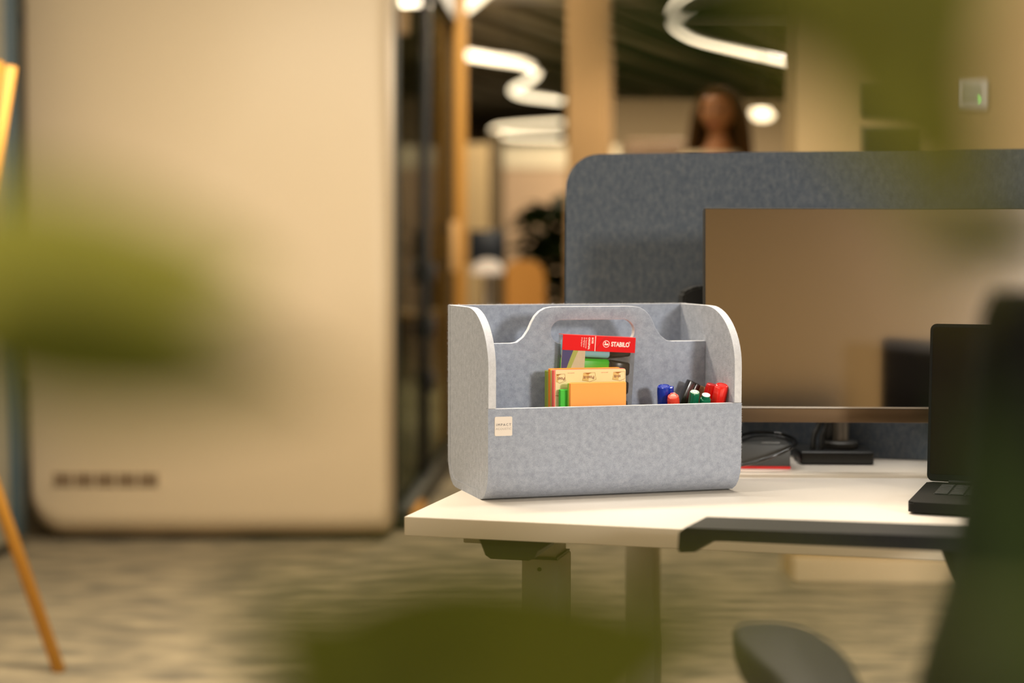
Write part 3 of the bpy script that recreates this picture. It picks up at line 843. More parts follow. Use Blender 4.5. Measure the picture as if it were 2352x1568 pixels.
marker('marker', 'dark blue capped marker leaning left in the pen bay', rgb(6, 50, 176), (1525, 886), .052, LO+.044, .085, .0098, spin=-.6)
marker('marker', 'short light red capped marker in front of the blue one', rgb(246, 76, 54), (1546, 909), .030, LO+.062, .088, .0082, spin=1.2)
marker('flat_pen', 'flat black capped pen leaning right in the pen bay', rgb(30, 24, 16), (1594, 877), .080, LO+.018, .088, .0085, 'bevel', spin=.1)
marker('flat_pen', 'tan ended flat pen behind the black one', rgb(170, 134, 92), (1611, 886), .090, LO+.070, .088, .0068, 'bevel', spin=.5)
marker('marker', 'dark green marker with a fluted cap and pale end ring', rgb(12, 112, 76), (1596, 900), .026, LO+.068, .085, .0070, 'fluted')
marker('marker', 'green marker standing with its white end disc up', rgb(14, 116, 80), (1622, 906), .022, LO+.084, .080, .0078, 'plug')
marker('marker', 'red marker with a ribbed cap, farther back of the two tall reds', rgb(224, 26, 22), (1636, 882), .058, LO+.080, .090, .0085, spin=.4)
marker('marker', 'tall bright red marker beside the right side panel', rgb(240, 40, 28), (1659, 884), .0255, HI-.0125, .078, .0096, spin=-2.6)

# ------------------------------------------------------------------ monitor with stand
DZ2 = DZ
MY = 2.60
m0 = D(1621, 473, MY); m1 = D(1621, 968, MY)
MW, MH = .615, m0.z-m1.z
mon = thing('monitor', 'wide desktop monitor with a glossy warm reflecting screen', 'monitor', (m0.x, MY, DZ2), math.radians(-1.3))
TLT = math.radians(6.0)
zb_ = m1.z-DZ2; zt_ = m0.z-DZ2
chin = .0225
bx('housing', (MW/2, .012, (zb_+zt_)/2), (MW, .018, zt_-zb_), M['black'], mon, bev=.004, seg=3)
bx('bezel', (MW/2, .0015, (zb_+chin+zt_)/2), (MW, .006, zt_-zb_-chin), M['black'], mon, bev=.002)
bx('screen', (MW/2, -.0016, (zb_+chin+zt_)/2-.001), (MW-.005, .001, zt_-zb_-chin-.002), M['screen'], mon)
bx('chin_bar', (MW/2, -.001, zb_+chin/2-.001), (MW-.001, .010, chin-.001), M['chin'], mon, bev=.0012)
bx('chin_highlight_strip', (MW/2, -.0050, zb_+chin-.0004), (MW-.002, .007, .0018), plain('pale_highlight_grey', 205, 196, 184, .4), mon)  # pale strip paints the bright highlight along the chin's upper lip
for c_ in list(mon.children):   # lean the display head back about its lower edge
    c_.matrix_local = Matrix.Translation((0, 0, zb_)) @ Matrix.Rotation(-TLT, 4, 'X') @ Matrix.Translation((0, 0, -zb_)) @ c_.matrix_local
# stand: base plate, turntable, column
b0 = G(1832, 1066, DZ2); b1 = G(2003, 1068, DZ2); bL = .030
sx0 = b0.x-m0.x; sx1 = b1.x-m0.x; by = (b0.y+b1.y)/2-MY
stand = bx('stand_base', ((sx0+sx1)/2, by+.055, .011), (sx1-sx0, .11, .021), M['black'], mon, bev=.004, seg=3)
stand.rotation_euler = (0, 0, 0)
pcx = D(1924, 1000, MY+by+.05).x-m0.x
lo('turntable', [(0, .021), (.026, .021), (.0275, .024), (.0275, .031), (.025, .034), (0, .034)], M['dock'], mon, 32, c=(pcx, by+.05, 0))
lo('column', [(.0135, .034), (.0135, .24), (0, .24)], M['palegrey2'], mon, 24, c=(pcx, by+.05, 0))
bx('column_back', (pcx-.016, by+.066, .12), (.02, .03, .20), M['black'], mon, bev=.003)
bx('screen_mount', (pcx, .05, .25), (.10, .036, .10), M['black'], mon, bev=.005)
bm = bmesh.new()
for ax, bx_ in ((1876, 1857), (1893, 1876)):
    a = D(ax, 968, MY+by+.04); b = D(bx_, 1030, MY+by+.03)
    pts = bez([(a.x-m0.x+.004, a.y-MY, a.z-DZ2+.06), (a.x-m0.x, a.y-MY, a.z-DZ2), ((a.x+b.x)/2-m0.x-.002, (a.y+b.y)/2-MY, (a.z+b.z)/2-DZ2), (b.x-m0.x, b.y-MY, .018), (b.x-m0.x-.02, b.y-MY+.03, .004)])
    tube(bm, pts, .0045, 8)
cb = build('cables', bm, M['black'], mon, smooth=True)
# dark speaker whose top shows between the caddy and the monitor
q0 = D(1566, 660, 2.76); q1 = D(1650, 656, 2.76)
spk = thing('desk_speaker', 'tall black desk speaker half hidden behind the left edge of the monitor', 'speaker', (q0.x+.035, 2.79, DZ2))
bm = bmesh.new()
hh = q1.z-DZ2
prism_caps(bm, [(-.035, .01), (.045, .01), (.045, hh), (-.006, hh), (-.022, hh-.004), (-.034, hh-.012)], -.035, .035, 'y')
bmesh.ops.bevel(bm, geom=bm.edges[:], offset=.004, segments=2, affect='EDGES')
build('cabinet', bm, M['black'], spk, sharp=.7)
lo('driver', [(0, 0), (.022, .0), (.026, .003), (.028, .001)], M['black_soft'], spk, 24).matrix_local = Matrix.Translation((.005, -.036, .12)) @ Matrix.Rotation(PI/2, 4, 'X')
bx('foot', (.005, 0, .005), (.086, .08, .010), M['black'], spk, bev=.002)

# ------------------------------------------------------------------ docking box with red base and cable on it
e0 = G(1815, 1077)
dk = thing('dock_box', 'dark grey metal dock box with a red base beside the monitor stand', 'dock', (e0.x, e0.y, DZ2), math.radians(-3.5))
bx('body', (-.10, .065, .021), (.20, .13, .034), M['dock'], dk, bev=.0012)
rb = bx('base', (-.10, .065, .002), (.201, .131, .0040), M['red'], dk); rb['label'] = 'red base plate'
text_mesh('lettering', '\u2014\u2014', .014, M['white'], dk, Matrix.Translation((-.042, .024, .0382)), bold=.0006)
bx('port', (-.115, .10, .042), (.012, .010, .008), M['white'], dk, bev=.001)
cp = [D(1690, 1004, 2.70), D(1730, 993, 2.74), D(1780, 994, 2.76), D(1815, 1003, 2.74), D(1829, 1013, 2.70), D(1822, 1026, 2.665), D(1790, 1042, 2.650), D(1745, 1058, 2.645), D(1700, 1068, 2.645), D(1670, 1066, 2.66), D(1650, 1055, 2.70)]
cpts = bez(cp, 8)
bm = bmesh.new(); tube(bm, cpts, .0026, 8)
cab = build('cable', bm, M['black_gloss'], None, smooth=True)
tag(cab, 'glossy black cable looped over the dark dock box', 'cable')
cp2 = [D(1700, 1012, 2.72), D(1740, 1001, 2.755), D(1785, 1002, 2.765), D(1812, 1010, 2.75), D(1822, 1018, 2.70), D(1808, 1032, 2.660), D(1770, 1048, 2.650), D(1712, 1066, 2.642), D(1680, 1072, 2.66)]
bm = bmesh.new(); tube(bm, bez(cp2, 8), .0022, 8)
cab2 = build('cable', bm, M['black'], None, smooth=True)
tag(cab2, 'thinner dull black cable lying inside the glossy loop on the dock box', 'cable')

# ------------------------------------------------------------------ laptop
c0 = G(2084, 1181); c1 = G(2128, 1108, DZ+.016)
lv = Vector((c1.x-c0.x, c1.y-c0.y)); la_ = math.atan2(-lv.x, lv.y); Ld = lv.length
lap = thing('laptop', 'open black laptop with dark screen at the right of the desk', 'laptop', (c0.x, c0.y, DZ), la_)
LW = .33
bm = bmesh.new()
prism_caps(bm, rrect(0, 0, LW, Ld+.01, .008, 5), .003, .0165, 'z')
bmesh.ops.bevel(bm, geom=[e for e in bm.edges if abs(e.verts[0].co.z-e.verts[1].co.z) < 1e-6], offset=.0022, segments=2, affect='EDGES')
bs = build('base', bm, M['lidblack'], lap, sharp=.7)
for x in (.03, LW-.03):
    for y in (.03, Ld-.03): bx('rubber_foot', (x, y, .0016), (.03, .008, .0032), M['black'], lap)
kb = bx('keyboard_bed', (LW/2, Ld*.64, .0166), (LW*.86, Ld*.50, .0008), M['black'], lap)
km = None
for r_ in range(6):
    for c_ in range(14):
        p = (LW*.07+LW*.86*(c_+.5)/14, Ld*.40+Ld*.48*(r_+.5)/6, .0180)
        if km is None:
            k_ = bx('key', (0, 0, 0), (LW*.86/14*.86, Ld*.48/6*.84, .0016), plain('key_plastic', 46, 47, 46, .4), lap, bev=.0005, seg=1); km = k_
        else:
            k_ = km.copy(); COL.objects.link(k_)
        k_.parent = lap; k_.location = p
bx('touchpad', (LW/2, Ld*.19, .0167), (LW*.32, Ld*.28, .0006), M['black_gloss'], lap)
zt_l = D(2148, 743, c1.y+.004).z-DZ
lh = zt_l-.018
tp_ = D(2148, 900, c1.y)
bm = bmesh.new()
prism_caps(bm, rrect(0, 0, LW, lh, .009, 6), 0, .006, 'y')
lid = build('screen_lid', bm, M['lidblack'], lap)
lid.location = (0, Ld+.004, .018); lid.rotation_euler = (math.radians(-4), 0, 0)
bm = bmesh.new(); prism_caps(bm, rrect(.004, .010, LW-.004, lh-.005, .004, 4), -.0006, 0, 'y')
ds = build('display', bm, M['black_gloss'], lid)
tubeo('hinge', [(.03, Ld+.006, .0175), (LW-.03, Ld+.006, .0175)], .004, M['black'], lap)

# ------------------------------------------------------------------ office chair, right foreground
CFA = math.radians(20)                     # turned a little to the left of straight away
bkY = 1.02
pE = D(2214, 1150, bkY)
# chair frame: local x = lateral (to the right of the sitter), local y = facing
cl = Vector((math.cos(CFA), math.sin(CFA)))
CUR = .05
fv = Vector((-math.sin(CFA), math.cos(CFA)))
bc = Vector((pE.x, pE.y)) + cl*.24 - fv*CUR*(.24/.25)**2
chair = thing('office_chair', 'charcoal swivel office chair turned from the camera at the right edge', 'chair', (0, 0, 0), CFA)
seatc = bc + Vector((-math.sin(CFA), math.cos(CFA)))*.25
chair.location = (seatc.x, seatc.y, 0)
# backrest outline by its left edge pixel columns
edge = [(2306, 668), (2280, 720), (2266, 800), (2256, 900), (2246, 1000), (2236, 1100), (2226, 1200), (2210, 1300), (2182, 1400), (2156, 1480), (2132, 1568), (2125, 1640)]
ci = chair.rotation_euler.to_matrix().inverted()
pe = []
for px, py in edge:
    a_ = -.24
    for _ in range(12):
        q_ = CUR*(a_/.25)**2
        p = D(px, py, bc.y+cl.y*a_+fv.y*q_)
        a_ = (p.x - bc.x - fv.x*q_)/cl.x
    pe.append((a_, p.z))
zt2 = D(2352, 655, bkY).z
outl = [(0, zt2+.004), (-.10, zt2+.002), (-.15, zt2-.001)] + [(max(-.30, a), z) for a, z in pe] + [(-.20, .62), (-.10, .55), (0, .54)]
full = outl + [(-a, z) for a, z in reversed(outl[1:-1])]
bm = bmesh.new()
n = len(full)
cz = .85
def bring(k, yy, cur):
    return [bm.verts.new((a*k, yy - .25 + cur*(a/.25)**2, cz+(z-cz)*k)) for a, z in full]
R0 = bring(.93, -.028, .05); R1 = bring(1.0, -.010, .05); R2 = bring(1.0, .012, .05); R3 = bring(.92, .028, .05)
for A, B in ((R0, R1), (R1, R2), (R2, R3)):
    for i in range(n): bm.faces.new((A[i], A[(i+1) % n], B[(i+1) % n], B[i]))
bmesh.ops.triangle_fill(bm, edges=[bm.edges.get((R0[i], R0[(i+1) % n])) for i in range(n)], use_beauty=True)
bmesh.ops.triangle_fill(bm, edges=[bm.edges.get((R3[i], R3[(i+1) % n])) for i in range(n)], use_beauty=True)
build('backrest', bm, M['chair_fabric'], chair, sharp=.9)
bm = bmesh.new()
prism_caps(bm, rrect(-.24, -.22, .24, .26, .09, 6), .42, .49, 'z')
bmesh.ops.bevel(bm, geom=[e for e in bm.edges if abs(e.verts[0].co.z-e.verts[1].co.z) < 1e-6], offset=.022, segments=3, affect='EDGES')
build('seat', bm, M['chair_fabric'], chair, sharp=.9)
tubeo('back_support', bez([(0, -.29, .70), (0, -.32, .55), (0, -.22, .41), (0, -.05, .39)]), .022, M['black_soft'], chair, n=10)
bx('seat_mechanism', (0, 0, .385), (.20, .26, .06), M['black'], chair, bev=.01)
lo('gas_column', [(0, .09), (.028, .09), (.028, .24), (.018, .245), (.018, .37), (0, .37)], M['black'], chair)
lo('hub', [(0, .07), (.045, .07), (.05, .10), (.04, .12), (0, .12)], M['black'], chair)
for k in range(5):
    a = 2*PI*k/5+.3
    lg = tubeo('leg', [(.03*math.cos(a), .03*math.sin(a), .095), (.18*math.cos(a), .18*math.sin(a), .088), (.31*math.cos(a), .31*math.sin(a), .070)], [.022, .018, .013], M['black'], chair)
    w_ = bmesh.new()
    for sgn in (-1, 1):
        m4 = Matrix.Translation((.31*math.cos(a)-sgn*.014*math.sin(a), .31*math.sin(a)+sgn*.014*math.cos(a), .028)) @ Matrix.Rotation(a, 4, 'Z') @ Matrix.Rotation(PI/2, 4, 'X')
        r_ = bmesh.ops.create_cone(w_, cap_ends=True, segments=16, radius1=.028, radius2=.028, depth=.018); bmesh.ops.transform(w_, matrix=m4, verts=r_['verts'])
    build('caster', w_, M['black'], chair)
CI = (Matrix.Translation(chair.location) @ Matrix.Rotation(CFA, 4, 'Z')).inverted()
# far arm pad: world outline
AZ = .772
f0 = G(1558, 1183, AZ); f1 = G(2196, 1205, AZ)
ax_ = (f1-f0).normalized(); L_ = .36
bm = bmesh.new()
# side profile along the pad axis (x) and height (z): long slim pad with drooping hooked nose
prof = [(.001, -.006), (.008, .0), (.36, .0), (.372, -.004), (.374, -.012), (.36, -.017), (.055, -.0135), (.036, -.014), (.026, -.020), (.020, -.0265), (.002, -.028), (0, -.024)]
prism_caps(bm, prof, -.042, .042, 'y')
for v_ in bm.verts:
    if v_.co.y > 0 and v_.co.x < .03: v_.co.x += .016

bmesh.ops.bevel(bm, geom=[e for e in bm.edges if len(e.link_faces) == 2 and e.calc_face_angle(0) > 1.0], offset=.004, segments=3, affect='EDGES')
ap1 = build('armrest', bm, M['black_soft'], chair, sharp=.7)
aa = math.atan2(ax_.y, ax_.x)
aW = Matrix.Translation((f0.x, f0.y-.044, AZ)) @ Matrix.Rotation(aa, 4, 'Z')
ap1.matrix_local = CI @ aW
bwp = [aW @ Vector(p) for p in ((.30, 0, -.014), (.315, 0, -.05), (.335, 0, -.085), (.345, -.02, -.13))]
sd = Vector((seatc.x, seatc.y, 0)) + Vector((cl.x, cl.y, 0))*.22
bwp += [Vector((.56, 1.83, .55)), Vector((sd.x, sd.y, .44)), Vector((sd.x-.08, sd.y-.04, .40))]
tubeo('arm_bracket', [CI @ p for p in bez(bwp)], .020, M['black_soft'], chair, n=10, flat=.8)
# near arm pad: oval seen from above
NZ = .72
o2 = [G(px, py, NZ) for px, py in ((1683, 1432), (1700, 1421), (1735, 1417), (1790, 1418), (1850, 1432), (1915, 1470), (1955, 1512), (1985, 1568), (2000, 1640), (1985, 1720), (1940, 1760), (1885, 1750), (1840, 1680), (1795, 1568), (1735, 1512), (1690, 1465))]
cen = sum(o2, Vector())/len(o2)
bm = bmesh.new(); rings = []
for k, z in ((.86, .0), (.96, -.003), (1.0, -.010), (.98, -.026), (.90, -.036)):
    rings.append([bm.verts.new(CI @ Vector((cen.x+(p.x-cen.x)*k, cen.y+(p.y-cen.y)*k, NZ+z))) for p in bez(o2+[o2[0]], 3)[:-1]])
for A, B in zip(rings, rings[1:]):
    for i in range(len(A)): bm.faces.new((A[i], A[(i+1) % len(A)], B[(i+1) % len(A)], B[i]))
bm.faces.new(rings[0]); bm.faces.new(rings[-1])
build('armrest', bm, M['black_soft'], chair, sharp=.9)
sl_ = Vector((seatc.x, seatc.y, 0)) - Vector((cl.x, cl.y, 0))*.22
tubeo('arm_bracket', [CI @ p for p in bez([Vector((cen.x, cen.y, NZ-.03)), Vector((cen.x-.01, cen.y, NZ-.14)), Vector((sl_.x-.04, sl_.y, .5)), Vector((sl_.x+.02, sl_.y, .41)), Vector((sl_.x+.12, sl_.y+.05, .39))])], .020, M['black_soft'], chair, n=10)

# ------------------------------------------------------------------ ceiling ribbon lights
def ribbon(label, pix, z, r, m, group='serpentine ceiling lights'):
    P = [G(px, py, z) for px, py in pix]
    o0 = P[0]
    t = thing('ribbon_light', label, 'ceiling light', (o0.x, o0.y, z), 0, group)
    pts = [p-Vector((o0.x, o0.y, z)) for p in bez(P, 6)]
    tubeo('diffuser', pts, r, m, t, n=10, flat=.8)
    tubeo('housing', [p+Vector((0, 0, r*.9)) for p in pts], r*.5, M['white'], t, n=6)
    for k in (len(pts)//4, 3*len(pts)//4):
        tubeo('suspension_wire', [pts[k]+Vector((0, 0, r)), pts[k]+Vector((0, 0, HC-z))], .004, M['black'], t, n=5)
LZ = 2.5
ribbon('glowing serpentine ceiling tube bending in a Z between post and column', [(1072, 128), (1130, 137), (1200, 148), (1232, 166), (1208, 190), (1178, 207), (1205, 220), (1288, 230)], LZ, .028, M['lamp_bright'])
ribbon('lower glowing hairpin ceiling tube beside the column', [(1290, 282), (1200, 288), (1145, 294), (1133, 301), (1150, 309), (1200, 315), (1290, 317)], LZ, .026, M['lamp'])
ribbon('short glowing tube end at the top of the orange post', [(1068, 18), (1090, 0), (1125, -30), (1160, -60)], 2.72, .045, M['lamp_bright'])
ribbon('broad glowing curved ceiling tube hooking left of the beige wall', [(1640, -40), (1600, -5), (1558, 25), (1556, 52), (1600, 80), (1700, 106), (1790, 127), (1832, 136)], LZ, .048, M['lamp_hook'])
bl = D(1752, 258, 10.5)
t = thing('globe_lamp', 'small bright lamp beside the standing person', 'lamp', bl)
lo('shade', [(0, -.05), (.05, -.04), (.075, 0), (.05, .04), (0, .05)], M['lamp'], t)
tubeo('cord', [(0, 0, .05), (0, 0, HC-bl.z)], .004, M['black'], t)

# ------------------------------------------------------------------ mid and far background
pc_ = D(1357, 300, 8.8)
pw_ = (D(1414, 300, 8.8).x-D(1300, 300, 8.8).x)
col_ = struct(bx('trim_column', (pc_.x, 8.9, HC/2), (pw_*.80, .24, HC-.005), M['pillar'], rz=-.22, bev=.012, seg=3))
# far partition panels seen between post and column (their own depth)
def farpanel(name, p0, p1, Y, m, th=.12, ztop=None):
    a = D(p0[0], p0[1], Y); b = D(p1[0], p1[1], Y)
    z1 = a.z if ztop is None else ztop
    return struct(bx(name, ((a.x+b.x)/2, Y+th/2, z1/2), (b.x-a.x, th, z1), m, bev=.004, seg=1))
M['farbeige'] = plain('far_sand_wall', 190, 166, 124, .8)
M['farpink'] = plain('far_pinkish_panel', 166, 142, 116, .8)
M['fardark'] = plain('far_dark_frame', 84, 72, 50, .8)
farpanel('wall_niche', (1066, 330), (1122, 330), 13.0, M['farbeige'])
farpanel('trim_dark_frame', (1123, 300), (1152, 300), 13.2, M['fardark'])
farpanel('wall_panel_far', (1156, 388), (1420, 388), 14.0, M['farpink'])
# glazed band above it catching light
a = D(1156, 335, 14.1); b = D(1420, 386, 14.1)
struct(bx('window_1', ((a.x+b.x)/2, 14.1, (a.z+b.z)/2), (b.x-a.x, .03, a.z-b.z), plain('frosted_glazing', 196, 186, 160, .4, emit=(rgb(200, 190, 166), .08))))
# far wall behind the person, right of the column
farpanel('wall_far_office', (1405, 222), (1860, 222), 16.5, plain('far_grey_plaster', 186, 168, 138, .85), .15)
# desk with monitor, glowing white dome and ochre chair in the distance
fd = G(1120, 690, .74)
FY = 9.6
fdx = D(1096, 700, FY).x-.22
t = thing('far_desk', 'far desk behind the caddy with a dark screen on it', 'desk', (fdx, FY, 0))
bx('tabletop', (0, 0, .725), (.86, .7, .03), M['wood'], t, bev=.003)
for x in (-.38, .38):
    for y in (-.3, .3): bx('leg', (x, y, .355), (.04, .04, .71), M['black'], t)
s_a = D(1076, 535, FY); s_b = D(1162, 600, FY)
t = thing('far_monitor', 'distant dark blue computer screen beside the orange post', 'monitor', ((s_a.x+s_b.x)/2, FY, .74))
hw = (s_b.x-s_a.x)
bx('screen', (0, .02, (s_a.z+s_b.z)/2-.74), (hw, .03, s_a.z-s_b.z+.03), plain('navy_screen', 20, 32, 44, .3), t, bev=.004)
bx('stand', (0, .05, .14), (.04, .02, .27), M['black'], t)
bx('base', (0, .05, .006), (.2, .16, .012), M['black'], t)
wl_ = D(1120, 616, FY-.18)  # white shape of unknown kind, built with an added glow
t = thing('white_dome', 'unclear white dome shape with an added glow in front of the distant dark screen', 'lamp', (wl_.x, FY-.18, .74))
lo('shade', [(.012, wl_.z-.74+.05), (.05, wl_.z-.74+.04), (.085, wl_.z-.74), (.088, wl_.z-.74-.03), (.08, wl_.z-.74-.03), (.04, wl_.z-.74+.03)], mat('glowing_white_shell', rgb(236, 220, 200), .5, emit=(rgb(240, 222, 200), .35)), t, 28)
lo('stem', [(.006, .012), (.006, wl_.z-.74+.05), (0, wl_.z-.74+.05)], M['white'], t)
lo('base', [(0, 0), (.06, 0), (.06, .008), (.01, .014), (0, .014)], M['white'], t)
oc = D(1222, 650, 8.4)
t = thing('lounge_chair', 'ochre yellow upholstered chair in the distance under the dark plant', 'chair', (oc.x, 8.4, 0), .3)
M['ochre'] = plain('ochre_fabric', 190, 134, 58, .85, noise=(rgb(172, 118, 48), 120))
bm = bmesh.new()
prism_caps(bm, rrect(-.10, .40, .10, D(1222, 598, 8.4).z, .085, 8), .10, .16, 'y')
bmesh.ops.bevel(bm, geom=[e for e in bm.edges if len(e.link_faces) == 2 and e.calc_face_angle(0) > 1.2], offset=.02, segments=3, affect='EDGES')
build('backrest', bm, M['ochre'], t, sharp=.8)
bx('seat', (0, -.05, .42), (.34, .36, .09), M['ochre'], t, bev=.03, seg=3)
for x in (-.13, .13):
    for y in (-.19, .1): tubeo('leg', [(x, y, .38), (x*1.15, y*1.1, 0)], [.014, .009], M['wood'], t)

def leaf_mesh(L=.1, Wd=.05, fold=.25, droop=.3, nseg=7, thick=.0004):
    bm = bmesh.new(); rows = []
    for i in range(nseg+1):
        t = i/nseg
        wv = Wd/2*math.sin(PI*min(1, t**.8*.97+.015))**.85
        y = L*t; z = -droop*L*t*t
        rows.append([bm.verts.new((-wv, y, z+wv*fold)), bm.verts.new((-wv*.5, y, z+wv*fold*.4)), bm.verts.new((0, y, z)), bm.verts.new((wv*.5, y, z+wv*fold*.4)), bm.verts.new((wv, y, z+wv*fold))])
    for A, B in zip(rows, rows[1:]):
        for k in range(4): bm.faces.new((A[k], A[k+1], B[k+1], B[k]))
    bmesh.ops.solidify(bm, geom=bm.faces[:], thickness=thick)
    bmesh.ops.recalc_face_normals(bm, faces=bm.faces)
    me = bpy.data.meshes.new('leaf'); bm.to_mesh(me); bm.free()
    for p in me.polygons: p.use_smooth = True
    return me
# dark bushy plant in the distance
pp = D(1266, 600, 9.3)
fp_ = thing('potted_plant', 'dark bushy potted plant in the distance left of the column', 'plant', (pp.x, 9.3, 0))
lo('pot', [(0, 0), (.13, 0), (.16, .30), (.165, .32), (.15, .32), (.145, .29), (0, .29)], M['pot'], fp_)
lo('soil', [(0, .285), (.145, .285)], M['soil'], fp_)
lm = leaf_mesh(.17, .075, .2, .5, 5); lm.materials.append(M['leaf_c'])
tubeo('stem', bez([(0, 0, .28), (.01, .01, .6), (-.01, 0, .9), (.02, 0, 1.15)]), [.014]*25, M['stem'], fp_)
for i in range(290):
    z = .55+.78*random.random()**.8; a = random.uniform(0, 2*PI)
    o = bpy.data.objects.new('leaf', lm); COL.objects.link(o); o.parent = fp_
    r = random.uniform(.0, .09)
    o.location = (r*math.cos(a), r*math.sin(a), z)
    o.rotation_euler = (random.uniform(-.2, .8), random.uniform(-.3, .3), a-PI/2)
    o.scale = [random.uniform(.7, 1.25)]*3

# ------------------------------------------------------------------ standing person in the distance
PYD = 7.3
ph = D(1650, 262, PYD)     # head centre
pt_ = D(1655, 196, PYD).z
per = thing('person', 'person with long brown hair and pale top standing behind the felt divider', 'person', (ph.x, PYD, 0))
Hs = pt_; k = Hs/1.70
sk = plain('skin', 158, 104, 60, .55); shirt = plain('pale_beige_top', 196, 178, 142, .8); trous = plain('dark_trousers', 48, 48, 52, .8); hair = plain('brown_hair', 36, 28, 18, .9, spec=.05, noise=(rgb(92, 62, 26), 40, (6, 6, .6)))
def skin_body(name, joints, edges, m, parent, lev=2):
    me = bpy.data.meshes.new(name)
    me.from_pydata([Vector(j[0])*k for j in joints], edges, [])
    o = bpy.data.objects.new(name, me); COL.objects.link(o); o.parent = parent
    md = o.modifiers.new('s', 'SKIN'); md.use_smooth_shade = True
    for i, j in enumerate(joints):
        r = j[1] if isinstance(j[1], tuple) else (j[1], j[1])
        me.skin_vertices[0].data[i].radius = (r[0]*k, r[1]*k)
        me.skin_vertices[0].data[i].use_root = (i == 0)
    sm = o.modifiers.new('d', 'SUBSURF'); sm.levels = lev; sm.render_levels = lev
    bpy.context.view_layer.update()
    dg = bpy.context.evaluated_depsgraph_get()
    me2 = bpy.data.meshes.new_from_object(o.evaluated_get(dg))
    bpy.data.objects.remove(o)
    me2.materials.clear()
    return link(name, me2, parent, m, True)
J = [((0, 0, .93), (.135, .095)), ((0, 0, 1.08), (.115, .085)), ((0, 0, 1.25), (.135, .09)), ((0, 0, 1.38), (.12, .07)), ((0, .0, 1.45), .045), ((0, -.01, 1.53), .045),
     ((.165, 0, 1.37), .05), ((.215, .02, 1.12), .038), ((.20, -.12, .92), .028), ((.19, -.19, .86), (.018, .035)),
     ((-.165, 0, 1.37), .05), ((-.215, .02, 1.12), .038), ((-.20, -.12, .92), .028), ((-.19, -.19, .86), (.018, .035)),
     ((.09, 0, .86), .085), ((.095, .0, .48), .056), ((.10, .02, .09), .038), ((.105, -.12, .035), (.035, .025)),
     ((-.09, 0, .86), .085), ((-.095, .0, .48), .056), ((-.10, .02, .09), .038), ((-.105, -.12, .035), (.035, .025))]
E = [(0, 1), (1, 2), (2, 3), (3, 4), (4, 5), (3, 6), (6, 7), (7, 8), (8, 9), (3, 10), (10, 11), (11, 12), (12, 13), (0, 14), (14, 15), (15, 16), (16, 17), (0, 18), (18, 19), (19, 20), (20, 21)]
body = skin_body('body', J, E, sk, per)
# top and trousers as slightly larger skins
Jt = [((0, 0, .90), (.15, .108)), ((0, 0, 1.08), (.128, .098)), ((0, 0, 1.25), (.148, .103)), ((0, 0, 1.385), (.125, .078)), ((0, 0, 1.42), (.06, .055)),
      ((.165, 0, 1.37), .060), ((.215, .02, 1.12), .048), ((.203, -.10, .945), .038), ((-.165, 0, 1.37), .060), ((-.215, .02, 1.12), .048), ((-.203, -.10, .945), .038)]
skin_body('top', Jt, [(0, 1), (1, 2), (2, 3), (3, 4), (3, 5), (5, 6), (6, 7), (3, 8), (8, 9), (9, 10)], shirt, per)
Jl = [((0, 0, .93), (.150, .108)), ((.09, 0, .85), .098), ((.095, 0, .48), .068), ((.10, .02, .10), .052), ((-.09, 0, .85), .098), ((-.095, 0, .48), .068), ((-.10, .02, .10), .052)]
skin_body('trousers', Jl, [(0, 1), (1, 2), (2, 3), (0, 4), (4, 5), (5, 6)], trous, per)
for sgn in (-1, 1):
    bx('shoe', (sgn*.105*k, -.07*k, .03), (.09, .25, .06), M['black'], per, bev=.025, seg=3)
    for f in range(5):
        hx = sgn*(.19)*k; a0 = Vector((hx+(-.0)*k, (-.20)*k, .86*k))
        off = Vector((0, -.0, (.02-.012*f)))
        if f == 4: pts = [a0+Vector((-sgn*.012, .02, .01)), a0+Vector((-sgn*.03, -.0, -.0)), a0+Vector((-sgn*.04, -.02, -.012))]; rr = [.009, .009, .006]
        else: pts = [a0+off, a0+off+Vector((-sgn*.004, -.035, -.012)), a0+off+Vector((-sgn*.01, -.058+abs(f-1.4)*.006, -.034))]; rr = [.009, .008, .006]
        tubeo('finger', pts, rr, sk, per, n=7)
# head
hz = 1.595*k
def ell(bm, c, r, seg=20, rot=None):
    q = bmesh.ops.create_uvsphere(bm, u_segments=seg, v_segments=seg//2+2, radius=1)
    bmesh.ops.scale(bm, verts=q['verts'], vec=r)
    if rot: bmesh.ops.rotate(bm, verts=q['verts'], cent=(0, 0, 0), matrix=rot)
    bmesh.ops.translate(bm, verts=q['verts'], vec=c); return q['verts']
HR = Matrix.Translation((0, -.01, hz)) @ Matrix.Rotation(math.radians(-22), 4, 'Z')
head_vs = None
bm = bmesh.new()
vs = ell(bm, (0, 0, 0), (.073, .092, .108), 28)
for v in vs:
    if v.co.z < -.02: v.co.x *= 1-.34*min(1, (-v.co.z-.02)/.09); v.co.y = v.co.y*(1-.12*min(1, (-v.co.z-.02)/.09))-.008
    if v.co.y < -.05 and abs(v.co.z-.005) < .025 and abs(abs(v.co.x)-.03) < .018: v.co.y += .010
    if v.co.y < -.05 and abs(v.co.x) < .012 and -.04 < v.co.z < .02: v.co.y -= .016*(1-abs(v.co.z+.02)/.045)
hd_ = build('head', bm, sk, per, smooth=True); hd_.matrix_local = HR
bm = bmesh.new(); ell(bm, (0, 0, 0), (.018, .005, .006), 12)
o = build('mouth', bm, plain('lips', 160, 76, 62, .4), hd_, smooth=True); o.location = (0, -.087, -.058)
